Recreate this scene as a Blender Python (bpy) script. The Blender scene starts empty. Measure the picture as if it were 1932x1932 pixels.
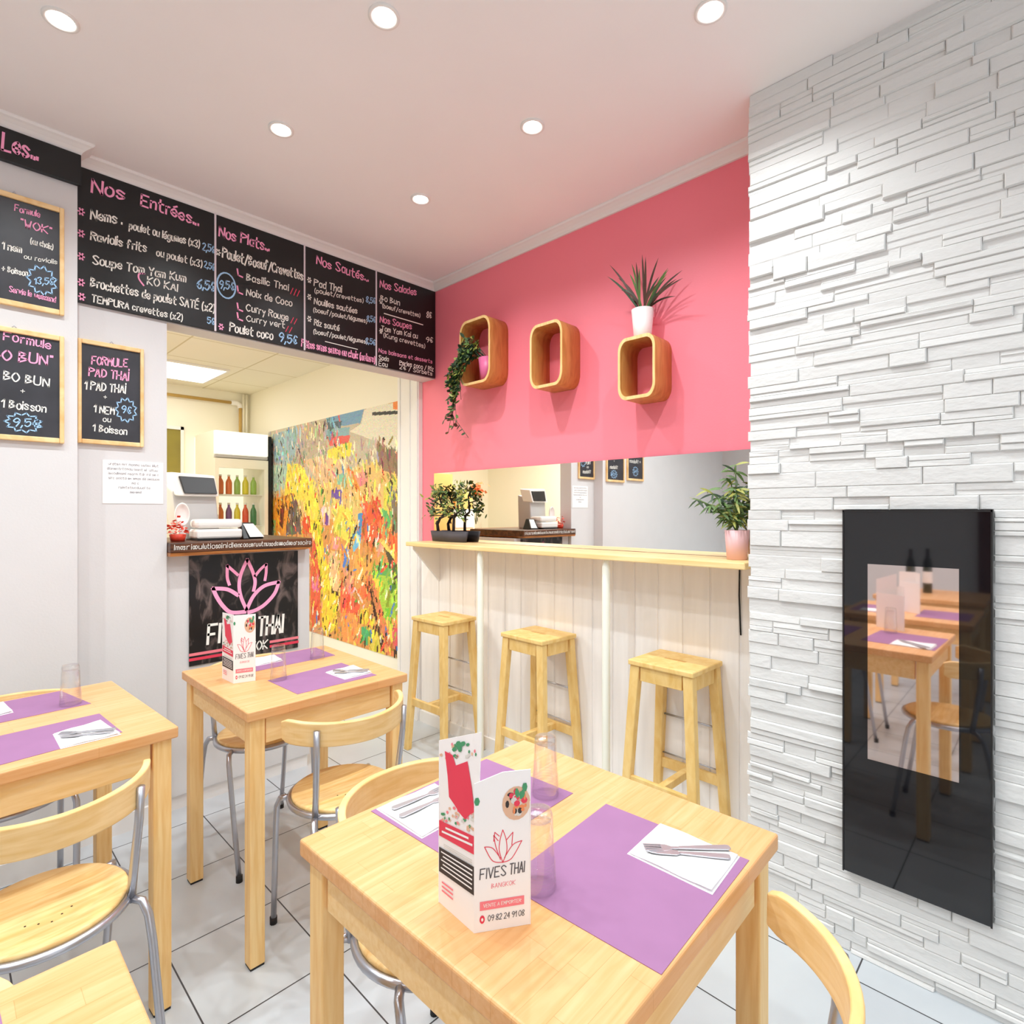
import bpy, bmesh, math, random
import numpy as np
from mathutils import Vector, Matrix

# ---------------------------------------------------------------- camera, world, exposure
SC = bpy.context.scene
COL = SC.collection
AZ = math.atan(1091 / 1060)                 # heading of the view, from the +Y wall towards the +X wall
cam_data = bpy.data.cameras.new('camera')
cam_data.sensor_width = 36.0
cam_data.lens = 36.0 * 1060 / 1932
cam_data.clip_start = 0.02
cam = bpy.data.objects.new('camera', cam_data)
cam.location = (0, 0, 1.32)
cam.rotation_euler = (math.pi / 2, 0, -AZ)
COL.objects.link(cam)
SC.camera = cam

world = bpy.data.worlds.new('world')
SC.world = world
world.use_nodes = True
world.node_tree.nodes['Background'].inputs[0].default_value = (0.85, 0.92, 1.0, 1)
world.node_tree.nodes['Background'].inputs[1].default_value = 1.0

SC.view_settings.view_transform = 'Standard'
SC.view_settings.look = 'None'
SC.view_settings.gamma = 1.0
SC.view_settings.use_curve_mapping = False
SC.view_settings.exposure = -0.14
SC.cycles.use_denoising = True
SC.cycles.max_bounces = 10
SC.cycles.diffuse_bounces = 8
SC.cycles.glossy_bounces = 5
SC.cycles.transmission_bounces = 8
SC.cycles.transparent_max_bounces = 16
SC.cycles.sample_clamp_indirect = 6.0
SC.cycles.caustics_reflective = False
SC.cycles.caustics_refractive = False

SPOT_W = 27.0          # recessed ceiling lamps
WINDOW_E = 1.9        # fill glow of an unseen shop window assumed behind the camera
KITCHEN_E = 21.0       # unseen fill panel added to the kitchen ceiling

# ---------------------------------------------------------------- materials
def S(r, g, b):
    f = lambda c: (c / 255 / 12.92) if c / 255 <= 0.04045 else ((c / 255 + 0.055) / 1.055) ** 2.4
    return (f(r), f(g), f(b), 1.0)

def mat(name, col, rough=0.5, metal=0.0, spec=0.5, bump=0.0, bscale=40.0, var=0.0, vscale=6.0, emit=None, estr=0.0, stretch=(1, 1, 1), coat=0.0):
    m = bpy.data.materials.new(name); m.use_nodes = True
    nt = m.node_tree; p = nt.nodes['Principled BSDF']
    p.inputs['Base Color'].default_value = col
    p.inputs['Roughness'].default_value = rough
    p.inputs['Metallic'].default_value = metal
    p.inputs['Specular IOR Level'].default_value = spec
    p.inputs['Coat Weight'].default_value = coat
    if emit:
        p.inputs['Emission Color'].default_value = emit
        p.inputs['Emission Strength'].default_value = estr
    if bump or var:
        tc = nt.nodes.new('ShaderNodeTexCoord'); mp = nt.nodes.new('ShaderNodeMapping')
        mp.inputs['Scale'].default_value = stretch
        nt.links.new(tc.outputs['Object'], mp.inputs['Vector'])
        if bump:
            n = nt.nodes.new('ShaderNodeTexNoise'); n.inputs['Scale'].default_value = bscale; n.inputs['Detail'].default_value = 4
            b = nt.nodes.new('ShaderNodeBump'); b.inputs['Strength'].default_value = bump; b.inputs['Distance'].default_value = 0.01
            nt.links.new(mp.outputs[0], n.inputs['Vector']); nt.links.new(n.outputs[0], b.inputs['Height'])
            nt.links.new(b.outputs[0], p.inputs['Normal'])
        if var:
            n = nt.nodes.new('ShaderNodeTexNoise'); n.inputs['Scale'].default_value = vscale; n.inputs['Detail'].default_value = 3
            r = nt.nodes.new('ShaderNodeValToRGB')
            r.color_ramp.elements[0].position = 0.3; r.color_ramp.elements[1].position = 0.7
            r.color_ramp.elements[0].color = tuple(c * (1 - var) for c in col[:3]) + (1,)
            r.color_ramp.elements[1].color = tuple(min(1, c * (1 + var * 0.5)) for c in col[:3]) + (1,)
            nt.links.new(mp.outputs[0], n.inputs['Vector']); nt.links.new(n.outputs[0], r.inputs[0])
            nt.links.new(r.outputs[0], p.inputs['Base Color'])
    return m

def wood(name, c1, c2, stretch=(2, 30, 30), rough=0.4, blocks=None, c3=None):
    """Grain noise stretched along one axis; blocks=(length,width) adds glued staves along local x."""
    m = bpy.data.materials.new(name); m.use_nodes = True
    nt = m.node_tree; p = nt.nodes['Principled BSDF']; p.inputs['Roughness'].default_value = rough
    p.inputs['Specular IOR Level'].default_value = 0.35
    tc = nt.nodes.new('ShaderNodeTexCoord'); mp = nt.nodes.new('ShaderNodeMapping')
    mp.inputs['Scale'].default_value = stretch
    nt.links.new(tc.outputs['Object'], mp.inputs['Vector'])
    n = nt.nodes.new('ShaderNodeTexNoise'); n.inputs['Scale'].default_value = 2.5; n.inputs['Detail'].default_value = 6
    n.inputs['Distortion'].default_value = 0.6
    nt.links.new(mp.outputs[0], n.inputs['Vector'])
    r = nt.nodes.new('ShaderNodeValToRGB')
    r.color_ramp.elements[0].position = 0.32; r.color_ramp.elements[1].position = 0.66
    r.color_ramp.elements[0].color = c2; r.color_ramp.elements[1].color = c1
    nt.links.new(n.outputs[0], r.inputs[0])
    out = r.outputs[0]
    if blocks:
        bt = nt.nodes.new('ShaderNodeTexBrick')
        bt.inputs['Scale'].default_value = 1.0
        bt.inputs['Brick Width'].default_value = blocks[0]; bt.inputs['Row Height'].default_value = blocks[1]
        bt.inputs['Mortar Size'].default_value = 0.0004; bt.inputs['Mortar Smooth'].default_value = 0.3
        bt.inputs['Color1'].default_value = (1, 1, 1, 1); bt.inputs['Color2'].default_value = c3 or (0.80, 0.70, 0.56, 1)
        bt.inputs['Mortar'].default_value = (0.80, 0.70, 0.55, 1)
        bt.offset = 0.37; bt.offset_frequency = 2; bt.squash = 0.8; bt.squash_frequency = 3
        nt.links.new(tc.outputs['Object'], bt.inputs['Vector'])
        mx = nt.nodes.new('ShaderNodeMix'); mx.data_type = 'RGBA'; mx.blend_type = 'MULTIPLY'
        mx.inputs[0].default_value = 1.0
        nt.links.new(out, mx.inputs[6]); nt.links.new(bt.outputs[0], mx.inputs[7])
        out = mx.outputs[2]
    nt.links.new(out, p.inputs['Base Color'])
    return m

def emis(name, col, s):
    m = bpy.data.materials.new(name); m.use_nodes = True
    nt = m.node_tree; nt.nodes.remove(nt.nodes['Principled BSDF'])
    e = nt.nodes.new('ShaderNodeEmission'); e.inputs[0].default_value = col; e.inputs[1].default_value = s
    nt.links.new(e.outputs[0], nt.nodes['Material Output'].inputs[0])
    return m

def clear_glass(name, tint=(1, 1, 1, 1), refl=1.0):
    m = bpy.data.materials.new(name); m.use_nodes = True
    nt = m.node_tree; nt.nodes.remove(nt.nodes['Principled BSDF'])
    t = nt.nodes.new('ShaderNodeBsdfTransparent'); t.inputs[0].default_value = tint
    g = nt.nodes.new('ShaderNodeBsdfGlossy'); g.inputs['Roughness'].default_value = 0.03
    lw = nt.nodes.new('ShaderNodeLayerWeight'); lw.inputs[0].default_value = 0.35
    ma = nt.nodes.new('ShaderNodeMath'); ma.operation = 'MULTIPLY_ADD'
    ma.inputs[1].default_value = 0.42 * refl; ma.inputs[2].default_value = 0.015
    mx = nt.nodes.new('ShaderNodeMixShader')
    nt.links.new(lw.outputs['Facing'], ma.inputs[0]); nt.links.new(ma.outputs[0], mx.inputs[0])
    nt.links.new(t.outputs[0], mx.inputs[1]); nt.links.new(g.outputs[0], mx.inputs[2])
    nt.links.new(mx.outputs[0], nt.nodes['Material Output'].inputs[0])
    return m

M = {}
M['white_wall'] = mat('white_wall', S(214, 213, 213), 0.75, bump=0.04, bscale=120, var=0.02)
M['cream_wall'] = mat('cream_wall', S(240, 236, 220), 0.8, bump=0.03, bscale=90)
M['ceiling'] = mat('ceiling_paint', S(246, 242, 241), 0.85, var=0.02, vscale=2)
M['pink'] = mat('pink_paint', S(250, 134, 150), 0.45, spec=0.4, bump=0.05, bscale=160)
M['trim'] = mat('trim_white', S(238, 236, 234), 0.5)
M['stone'] = mat('stone_white', S(222, 222, 220), 0.7, bump=0.25, bscale=70, stretch=(1, 0.5, 1))
M['panel'] = mat('panelling_white', S(246, 243, 241), 0.55, var=0.06, vscale=4, stretch=(1, 8, 0.7))
M['post'] = mat('post_white', S(238, 240, 228), 0.5)
M['black'] = mat('black_board', S(20, 20, 22), 0.35, var=0.5, vscale=6)
def banner_mat():
    m = mat('banner_cloth', S(16, 15, 18), 0.35); nt = m.node_tree; p = nt.nodes['Principled BSDF']
    tc = nt.nodes.new('ShaderNodeTexCoord'); mp = nt.nodes.new('ShaderNodeMapping'); mp.inputs['Scale'].default_value = (1, 1, .45); mp.inputs['Rotation'].default_value = (0, .5, 0)
    n = nt.nodes.new('ShaderNodeTexNoise'); n.inputs['Scale'].default_value = 16; n.inputs['Detail'].default_value = 8; n.inputs['Distortion'].default_value = 1.5
    r = nt.nodes.new('ShaderNodeValToRGB'); e = r.color_ramp.elements; e[0].position = .52; e[1].position = .74; e[0].color = S(14, 13, 16); e[1].color = S(120, 104, 100)
    nt.links.new(tc.outputs['Object'], mp.inputs[0]); nt.links.new(mp.outputs[0], n.inputs['Vector']); nt.links.new(n.outputs[0], r.inputs[0]); nt.links.new(r.outputs[0], p.inputs['Base Color'])
    return m
M['banner'] = banner_mat()
M['slate'] = mat('slate_black', S(52, 52, 58), 0.4, var=0.35, vscale=9)
M['chalk_w'] = mat('chalk_white', S(245, 243, 235), 0.9)
M['chalk_p'] = mat('chalk_pink', S(255, 168, 206), 0.9)
M['chalk_b'] = mat('chalk_blue', S(165, 205, 240), 0.9)
M['chalk_r'] = mat('chalk_red', S(225, 70, 100), 0.9)
M['white_line'] = mat('divider_white', S(225, 215, 222), 0.6)
M['frame_wood'] = wood('frame_pine', S(246, 214, 160), S(226, 180, 116), (6, 6, 6))
M['top'] = wood('butcher_block', S(232, 184, 134), S(224, 168, 112), (3, 40, 40), 0.38, (0.19, 0.034), (0.93, 0.86, 0.76, 1))
M['leg_wood'] = wood('pine_leg', S(250, 214, 152), S(238, 190, 120), (30, 30, 2), 0.45)
M['apron_wood'] = wood('pine_apron', S(250, 216, 160), S(240, 198, 132), (3, 30, 30), 0.45)
M['rail_wood'] = wood('bent_beech', S(246, 212, 156), S(234, 192, 126), (4, 4, 30), 0.35)
M['seat_wood'] = wood('beech_seat', S(248, 216, 156), S(234, 190, 118), (3, 24, 24), 0.38)
M['stool_wood'] = wood('birch_stool', S(240, 208, 140), S(226, 184, 106), (10, 10, 4), 0.45)
M['shelf_wood'] = wood('bar_pine', S(250, 224, 166), S(238, 202, 136), (12, 1.5, 12), 0.4)
M['box_wood'] = wood('bamboo', S(216, 166, 92), S(192, 136, 66), (18, 18, 3), 0.4)
M['box_edge'] = wood('bamboo_edge', S(246, 212, 152), S(232, 186, 116), (18, 18, 3), 0.45)
M['dark_wood'] = wood('walnut_counter', S(104, 66, 44), S(52, 32, 24), (2, 20, 20), 0.35)
M['edge_wood'] = wood('walnut_light_edge', S(206, 138, 76), S(150, 90, 46), (3, 20, 20), 0.4)
M['chrome'] = mat('brushed_steel', S(190, 192, 200), 0.3, 0.9)
M['cutlery'] = mat('cutlery_steel', S(200, 200, 206), 0.38, 0.9)
M['rubber'] = mat('rubber_black', S(24, 22, 22), 0.7)
M['mat'] = mat('placemat_purple', S(156, 110, 150), 0.85, var=0.05, vscale=14)
M['napkin'] = mat('paper_white', S(248, 246, 246), 0.9, bump=0.1, bscale=30)
M['paper'] = mat('notice_paper', S(246, 244, 242), 0.9)
M['ink'] = mat('ink_grey', S(120, 118, 128), 0.9)
M['card'] = mat('card_white', S(243, 241, 240), 0.55)
M['card_red'] = mat('card_red', S(226, 58, 84), 0.6)
M['card_pink'] = mat('card_pink', S(240, 128, 140), 0.6)
M['card_black'] = mat('card_black', S(52, 46, 46), 0.6)
M['card_grey'] = mat('card_grey', S(96, 94, 98), 0.6)
M['card_green'] = mat('card_green', S(70, 150, 104), 0.6)
M['card_orange'] = mat('card_orange', S(236, 140, 88), 0.6)
M['card_tan'] = mat('card_tan', S(222, 180, 150), 0.6)
M['card_pale'] = mat('card_pale', S(214, 212, 206), 0.6)
M['heater'] = mat('heater_black_glass', (0.006, 0.006, 0.008, 1), 0.04, spec=0.6, coat=0.25)
M['lens'] = emis('lamp_lens', (1, 0.97, 0.92, 1), 22.0)
M['lamp_ring'] = mat('lamp_ring', S(235, 232, 228), 0.4)
M['day'] = emis('daylight_pane', (0.88, 0.94, 1.0, 1), WINDOW_E)
M['panel_light'] = emis('panel_light', (1, 0.97, 0.88, 1), KITCHEN_E)
M['panel_light_soft'] = emis('panel_light_soft', (1, 0.97, 0.88, 1), 5.0)
M['mirror'] = mat('mirror_silver', (0.97, 0.97, 0.95, 1), 0.015, 1.0)
M['glass'] = clear_glass('tumbler_glass', (0.99, 0.99, 0.99, 1))
M['pane'] = clear_glass('door_glass', (0.97, 0.98, 0.97, 1), 0.5)
M['white_plastic'] = mat('white_plastic', S(240, 238, 232), 0.35)
M['grey_plastic'] = mat('grey_plastic', S(188, 186, 184), 0.4)
M['black_plastic'] = mat('black_plastic', S(28, 27, 28), 0.35)
M['fridge'] = mat('fridge_white', S(246, 242, 226), 0.35)
M['fridge_light'] = mat('fridge_backlight', S(250, 248, 236), 0.5, emit=S(255, 250, 236), estr=0.7)
M['pot_white'] = mat('pot_white', S(240, 234, 232), 0.4)
M['pot_pink'] = mat('pot_pink', S(228, 112, 160), 0.45)
M['pot_pale'] = mat('pot_pale_pink', S(232, 188, 190), 0.45)
M['tray'] = mat('tray_slate', S(70, 66, 74), 0.6, var=0.3)
M['soil'] = mat('soil', S(54, 42, 34), 0.95)
M['leaf_dark'] = mat('leaf_dark', S(58, 84, 58), 0.5, var=0.3, vscale=20)
M['leaf_mid'] = mat('leaf_mid', S(96, 128, 66), 0.5, var=0.3, vscale=20)
M['leaf_yellow'] = mat('leaf_yellow', S(168, 172, 84), 0.5, var=0.2, vscale=20)
M['leaf_red'] = mat('leaf_red_green', S(86, 58, 44), 0.5, var=0.3, vscale=12)
M['bark'] = mat('bark', S(50, 42, 38), 0.8)
M['pipe'] = mat('pipe_ochre', S(196, 160, 90), 0.5)
M['olive'] = mat('olive_pane', S(150, 138, 62), 0.3, var=0.25, vscale=3)
M['red'] = mat('red_plastic', S(230, 74, 50), 0.45, var=0.3, vscale=30)
M['tan_box'] = mat('tan_card', S(228, 176, 104), 0.8, var=0.1)
M['door_brown'] = wood('door_brown', S(110, 62, 52), S(80, 42, 38), (20, 20, 2))
M['bottle_dark'] = mat('bottle_green_glass', S(34, 44, 30), 0.08, spec=0.8)
M['foil'] = mat('bottle_foil', S(60, 26, 34), 0.35, 0.4)

# floor tiles
def tile_mat():
    m = bpy.data.materials.new('floor_tiles'); m.use_nodes = True
    nt = m.node_tree; p = nt.nodes['Principled BSDF']
    tc = nt.nodes.new('ShaderNodeTexCoord'); mp = nt.nodes.new('ShaderNodeMapping')
    mp.inputs['Location'].default_value = (-0.484, -1.908, 0)
    nt.links.new(tc.outputs['Object'], mp.inputs['Vector'])
    b = nt.nodes.new('ShaderNodeTexBrick'); b.offset = 0.0; b.squash = 1.0
    b.inputs['Scale'].default_value = 1.0; b.inputs['Brick Width'].default_value = 0.332; b.inputs['Row Height'].default_value = 0.3735
    b.inputs['Mortar Size'].default_value = 0.0022; b.inputs['Mortar Smooth'].default_value = 0.1
    b.inputs['Color1'].default_value = S(206, 212, 218); b.inputs['Color2'].default_value = S(200, 206, 213)
    b.inputs['Mortar'].default_value = S(70, 70, 74)
    nt.links.new(mp.outputs[0], b.inputs['Vector'])
    n = nt.nodes.new('ShaderNodeTexNoise'); n.inputs['Scale'].default_value = 4.0; n.inputs['Detail'].default_value = 4
    nt.links.new(tc.outputs['Object'], n.inputs['Vector'])
    r = nt.nodes.new('ShaderNodeValToRGB'); r.color_ramp.elements[0].color = (0.84, 0.84, 0.84, 1); r.color_ramp.elements[1].color = (1.08, 1.07, 1.03, 1)
    nt.links.new(n.outputs[0], r.inputs[0])
    mx = nt.nodes.new('ShaderNodeMix'); mx.data_type = 'RGBA'; mx.blend_type = 'MULTIPLY'; mx.inputs[0].default_value = 1
    nt.links.new(b.outputs[0], mx.inputs[6]); nt.links.new(r.outputs[0], mx.inputs[7]); nt.links.new(mx.outputs[2], p.inputs['Base Color'])
    p.inputs['Roughness'].default_value = 0.32; p.inputs['Specular IOR Level'].default_value = 0.45
    bm = nt.nodes.new('ShaderNodeBump'); bm.inputs['Strength'].default_value = 0.4; bm.inputs['Distance'].default_value = 0.002; bm.invert = True
    nt.links.new(b.outputs['Fac'], bm.inputs['Height']); nt.links.new(bm.outputs[0], p.inputs['Normal'])
    return m
M['floor'] = tile_mat()

def kitchen_ceiling_mat():
    m = bpy.data.materials.new('ceiling_tiles'); m.use_nodes = True
    nt = m.node_tree; p = nt.nodes['Principled BSDF']
    tc = nt.nodes.new('ShaderNodeTexCoord')
    b = nt.nodes.new('ShaderNodeTexBrick'); b.offset = 0.0
    b.inputs['Scale'].default_value = 1.0; b.inputs['Brick Width'].default_value = 0.56; b.inputs['Row Height'].default_value = 0.58
    b.inputs['Mortar Size'].default_value = 0.006
    b.inputs['Color1'].default_value = S(240, 236, 222); b.inputs['Color2'].default_value = S(236, 232, 216); b.inputs['Mortar'].default_value = S(206, 198, 168)
    nt.links.new(tc.outputs['Object'], b.inputs['Vector']); nt.links.new(b.outputs[0], p.inputs['Base Color'])
    p.inputs['Roughness'].default_value = 0.85
    return m
M['kceiling'] = kitchen_ceiling_mat()

def heater_window_mat():
    m = bpy.data.materials.new('heater_door_glass'); m.use_nodes = True
    p = m.node_tree.nodes['Principled BSDF']
    p.inputs['Base Color'].default_value = (0.76, 0.65, 0.62, 1); p.inputs['Metallic'].default_value = 1.0
    p.inputs['Roughness'].default_value = 0.03
    return m
M['heater_glass'] = heater_window_mat()

def attr_mat():
    m = bpy.data.materials.new('mural_print'); m.use_nodes = True
    nt = m.node_tree; p = nt.nodes['Principled BSDF']
    a = nt.nodes.new('ShaderNodeAttribute'); a.attribute_name = 'paint'
    nt.links.new(a.outputs['Color'], p.inputs['Base Color']); p.inputs['Roughness'].default_value = 0.5
    return m
M['mural'] = attr_mat()

# ---------------------------------------------------------------- mesh helpers
class MB:
    def __init__(s):
        s.v = []; s.f = []; s.fm = []; s.fs = []; s.mats = []
    def mi(s, m):
        m = M[m] if isinstance(m, str) else m
        if m not in s.mats: s.mats.append(m)
        return s.mats.index(m)
    def add(s, vs, fs, m, smooth=False):
        b = len(s.v); k = s.mi(m)
        s.v += [tuple(p) for p in vs]
        for f in fs:
            s.f.append([b + i for i in f]); s.fm.append(k); s.fs.append(smooth)
    def box(s, x0, x1, y0, y1, z0, z1, m):
        v = [(x, y, z) for z in (z0, z1) for y in (y0, y1) for x in (x0, x1)]
        s.add(v, [(0, 2, 3, 1), (4, 5, 7, 6), (0, 1, 5, 4), (2, 6, 7, 3), (0, 4, 6, 2), (1, 3, 7, 5)], m)
    def hexa(s, bot, top, m):
        """bot, top: four points each, same winding (ccw seen from above)."""
        s.add(list(bot) + list(top), [(3, 2, 1, 0), (4, 5, 6, 7), (0, 1, 5, 4), (1, 2, 6, 5), (2, 3, 7, 6), (3, 0, 4, 7)], m)
    def bar(s, a, b, w, d, m, up=(0, 0, 1)):
        a = Vector(a); b = Vector(b); t = (b - a).normalized(); u = Vector(up)
        if abs(t.dot(u)) > 0.95: u = Vector((0, 1, 0))
        e = t.cross(u).normalized(); n = e.cross(t).normalized()
        q = [(-w / 2, -d / 2), (w / 2, -d / 2), (w / 2, d / 2), (-w / 2, d / 2)]
        s.hexa([a + e * i + n * j for i, j in q][::-1], [b + e * i + n * j for i, j in q][::-1], m)
    def tube(s, pts, r, m, n=10, closed=False, cap=True, radii=None):
        pts = [Vector(p) for p in pts]; k = len(pts); vs = []; fs = []
        prev = None
        for i, p in enumerate(pts):
            if closed: t = pts[(i + 1) % k] - pts[i - 1]
            else: t = pts[min(i + 1, k - 1)] - pts[max(i - 1, 0)]
            t.normalize()
            if prev is None:
                e = t.cross(Vector((0, 0, 1)))
                if e.length < 0.05: e = t.cross(Vector((0, 1, 0)))
                e.normalize()
            else:
                e = (prev - t * prev.dot(t)).normalized()
            prev = e; g = t.cross(e)
            rr = radii[i] if radii else r
            for j in range(n):
                a = 2 * math.pi * j / n
                vs.append(p + e * (rr * math.cos(a)) + g * (rr * math.sin(a)))
        for i in range(k if closed else k - 1):
            for j in range(n):
                a = i * n + j; b = i * n + (j + 1) % n; c = ((i + 1) % k) * n + (j + 1) % n; d = ((i + 1) % k) * n + j
                fs.append((a, b, c, d))
        if cap and not closed:
            fs.append(tuple(range(n))[::-1]); fs.append(tuple((k - 1) * n + j for j in range(n)))
        s.add(vs, fs, m, True)
    def lathe(s, prof, m, c=(0, 0, 0), n=28, sx=1.0, sy=1.0, smooth=True):
        vs = []; fs = []
        for r, z in prof:
            for j in range(n):
                a = 2 * math.pi * j / n
                vs.append((c[0] + r * sx * math.cos(a), c[1] + r * sy * math.sin(a), c[2] + z))
        for i in range(len(prof) - 1):
            for j in range(n):
                fs.append((i * n + j, i * n + (j + 1) % n, (i + 1) * n + (j + 1) % n, (i + 1) * n + j))
        s.add(vs, fs, m, smooth)
    def poly(s, pts, m):
        s.add(pts, [tuple(range(len(pts)))], m)
    def prism(s, pts, d, m):
        """Extrude a planar polygon by vector d."""
        k = len(pts); d = Vector(d); a = [Vector(p) for p in pts]
        s.add(a + [p + d for p in a], [tuple(range(k))[::-1], tuple(range(k, 2 * k))] + [(i, (i + 1) % k, k + (i + 1) % k, k + i) for i in range(k)], m)
    def ribbon(s, pts, w, P, m):
        """A flat stroke through 2-D points, P maps (u,v) to space."""
        for i in range(1, len(pts) - 1):          # break the stroke at sharp corners so that both arms keep their width
            ax, ay = pts[i][0] - pts[i - 1][0], pts[i][1] - pts[i - 1][1]; bx, by = pts[i + 1][0] - pts[i][0], pts[i + 1][1] - pts[i][1]
            if ax * bx + ay * by < .62 * math.hypot(ax, ay) * math.hypot(bx, by):
                s.ribbon(pts[:i + 1], w, P, m); s.ribbon(pts[i:], w, P, m); return
        k = len(pts)
        if k < 2: return
        L = []; R = []
        for i in range(k):
            ax, ay = pts[max(i - 1, 0)]; bx, by = pts[min(i + 1, k - 1)]
            dx, dy = bx - ax, by - ay; l = math.hypot(dx, dy) or 1e-6
            nx, ny = -dy / l * w / 2, dx / l * w / 2
            ex = ey = 0
            if i == 0: ex, ey = -dx / l * w * 0.3, -dy / l * w * 0.3
            if i == k - 1: ex, ey = dx / l * w * 0.3, dy / l * w * 0.3
            L.append(P(pts[i][0] + nx + ex, pts[i][1] + ny + ey)); R.append(P(pts[i][0] - nx + ex, pts[i][1] - ny + ey))
        vs = L + R
        s.add(vs, [(i, k + i, k + i + 1, i + 1) for i in range(k - 1)], m)
    def build(s, name, parent=None, off=None, bevel=0.0, seg=2, recalc=True, solid=None, subsurf=0, smooth=None):
        v = s.v
        if off is None and parent is None:
            xs = np.array(v); o = ((xs[:, 0].min() + xs[:, 0].max()) / 2, (xs[:, 1].min() + xs[:, 1].max()) / 2, xs[:, 2].min())
        else:
            o = off or (0, 0, 0)
        me = bpy.data.meshes.new(name)
        me.from_pydata([(p[0] - o[0], p[1] - o[1], p[2] - o[2]) for p in v], [], s.f)
        for m in s.mats: me.materials.append(m)
        me.polygons.foreach_set('material_index', s.fm)
        me.polygons.foreach_set('use_smooth', s.fs if smooth is None else [smooth] * len(s.f))
        me.update()
        if recalc:
            b = bmesh.new(); b.from_mesh(me); bmesh.ops.recalc_face_normals(b, faces=b.faces); b.to_mesh(me); b.free()
        ob = bpy.data.objects.new(name, me); COL.objects.link(ob)
        if parent is None: ob.location = o
        else: ob.parent = parent
        if bevel:
            md = ob.modifiers.new('bevel', 'BEVEL'); md.width = bevel; md.segments = seg; md.limit_method = 'ANGLE'; md.angle_limit = math.radians(40)
            md.harden_normals = False
        return ob

def tag(o, label, cat, group=None, kind=None):
    if label: o['label'] = label
    if cat: o['category'] = cat
    if group: o['group'] = group
    if kind: o['kind'] = kind
    return o

def thing(name, label, cat, loc=(0, 0, 0), rz=0.0, group=None):
    o = bpy.data.objects.new(name, None); o.empty_display_size = 0.05
    COL.objects.link(o); o.location = loc; o.rotation_euler = (0, 0, rz)
    return tag(o, label, cat, group)

def struct(mb, name, **k):
    o = mb.build(name, **k); o['kind'] = 'structure'; return o

def dup(root, loc, rz, label, group=None):
    """Copy a thing with its parts and their sub-parts."""
    r = root.copy(); COL.objects.link(r); r.location = loc; r.rotation_euler = (0, 0, rz); r['label'] = label
    if group: r['group'] = group
    for ch in list(root.children):
        c = ch.copy(); COL.objects.link(c); c.parent = r
        for g in ch.children:
            d = g.copy(); COL.objects.link(d); d.parent = c
    return r

# ---------------------------------------------------------------- a hand-lettering stroke alphabet
GL = {
'A': "0c2i4c;1e3e", 'B': "0c0i;~0i3h0f;~0f4e0c", 'C': "~4h2i0g0e2c4d", 'D': "0c0i;~0i3h4f3d0c", 'E': "4i0i0c4c;0f3f", 'F': "4i0i0c;0f3f",
'G': "~4h2i0g0e2c4d4f;2f4f", 'H': "0c0i;4c4i;0f4f", 'I': "0c0i", 'J': "~3i3d1c0d", 'K': "0c0i;4i0f4c", 'L': "0i0c4c", 'M': "0c0i2e4i4c",
'N': "0c0i4c4i", 'O': "~2i0g0e2c4e4g2i", 'P': "0c0i;~0i4h4g0f", 'R': "0c0i;~0i4h4g0f;2f4c", 'S': "~4h2i0h2f4d2c0d", 'T': "0i4i;2i2c", 'U': "~0i0d2c4d4i",
'V': "0i2c4i", 'W': "0i1c2g3c4i", 'X': "0i4c;4i0c", 'Y': "0i2f4i;2f2c", 'Z': "0i4i0c4c",
'a': "~3f1g0e1c3d;3g3c", 'b': "0i0c;~0d2c3e2g0f", 'c': "~3f1g0e1c3d", 'd': "3i3c;~3f1g0e1c3d", 'e': "~0e3e2g0f0d2c3d", 'f': "~3h2i1h1c;0f2f",
'g': "~3f1g0e1c3d;~3g3b1a0b", 'h': "0i0c;~0e2g3f3c", 'i': "0g0c;0h0i", 'j': "~1g1b0a", 'k': "0i0c;3g0e3c", 'l': "0i0c", 'm': "0g0c;~0f1g2f2c;~2f3g4f4c",
'n': "0g0c;~0f2g3f3c", 'o': "~1g0f0d1c2c3d3f2g1g", 'p': "0g0a;~0f2g3e2c0d", 'q': "~3f1g0e1c3d;3g3a", 'r': "0g0c;~0f1g2g", 's': "~3f1g0f3d1c0d", 't': "~1i1d2c3c;0g3g",
'u': "~0g0d1c3d;3g3c", 'v': "0g1c3g", 'w': "0g1c2f3c4g", 'x': "0g3c;3g0c", 'y': "0g2d;3g1a", 'z': "0g3g0c3c",
'é': "~0e3e2g0f0d2c3d;1h3i", 'É': "4i0i0c4c;0f3f;1j3k", 'ï': "0g0c;0h0i", 'Ï': "0c0i;0j0k", 'â': "~3f1g0e1c3d;3g3c;0h1i3h",
'0': "~2i0g0e2c4e4g2i", '1': "0g2i2c", '2': "~0h2i4h3f0c;0c4c", '3': "~0h2i4h2f;~2f4d2c0d", '4': "3c3i0e4e", '5': "4i0i0f;~0f3g4e2c0d", '6': "~4i1g0e2c4d3f0e", '7': "0i4i1c",
'8': "~2f0g2i4h2f0d2c4d2f", '9': "~4g2f0g2i4h4f2c", '€': "~4h2i1g1e2c4d;0f3f;0e3e", '.': "0c0d", ',': "1d0b", '/': "0b3i", '(': "~1i0g0d1b", ')': "~0i1g1d0b", '+': "0f4f;2d2h",
'"': "0i0h;1i1h", '-': "0f3f", ':': "0d0c;0f0e", "'": "0i0h",
}
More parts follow.
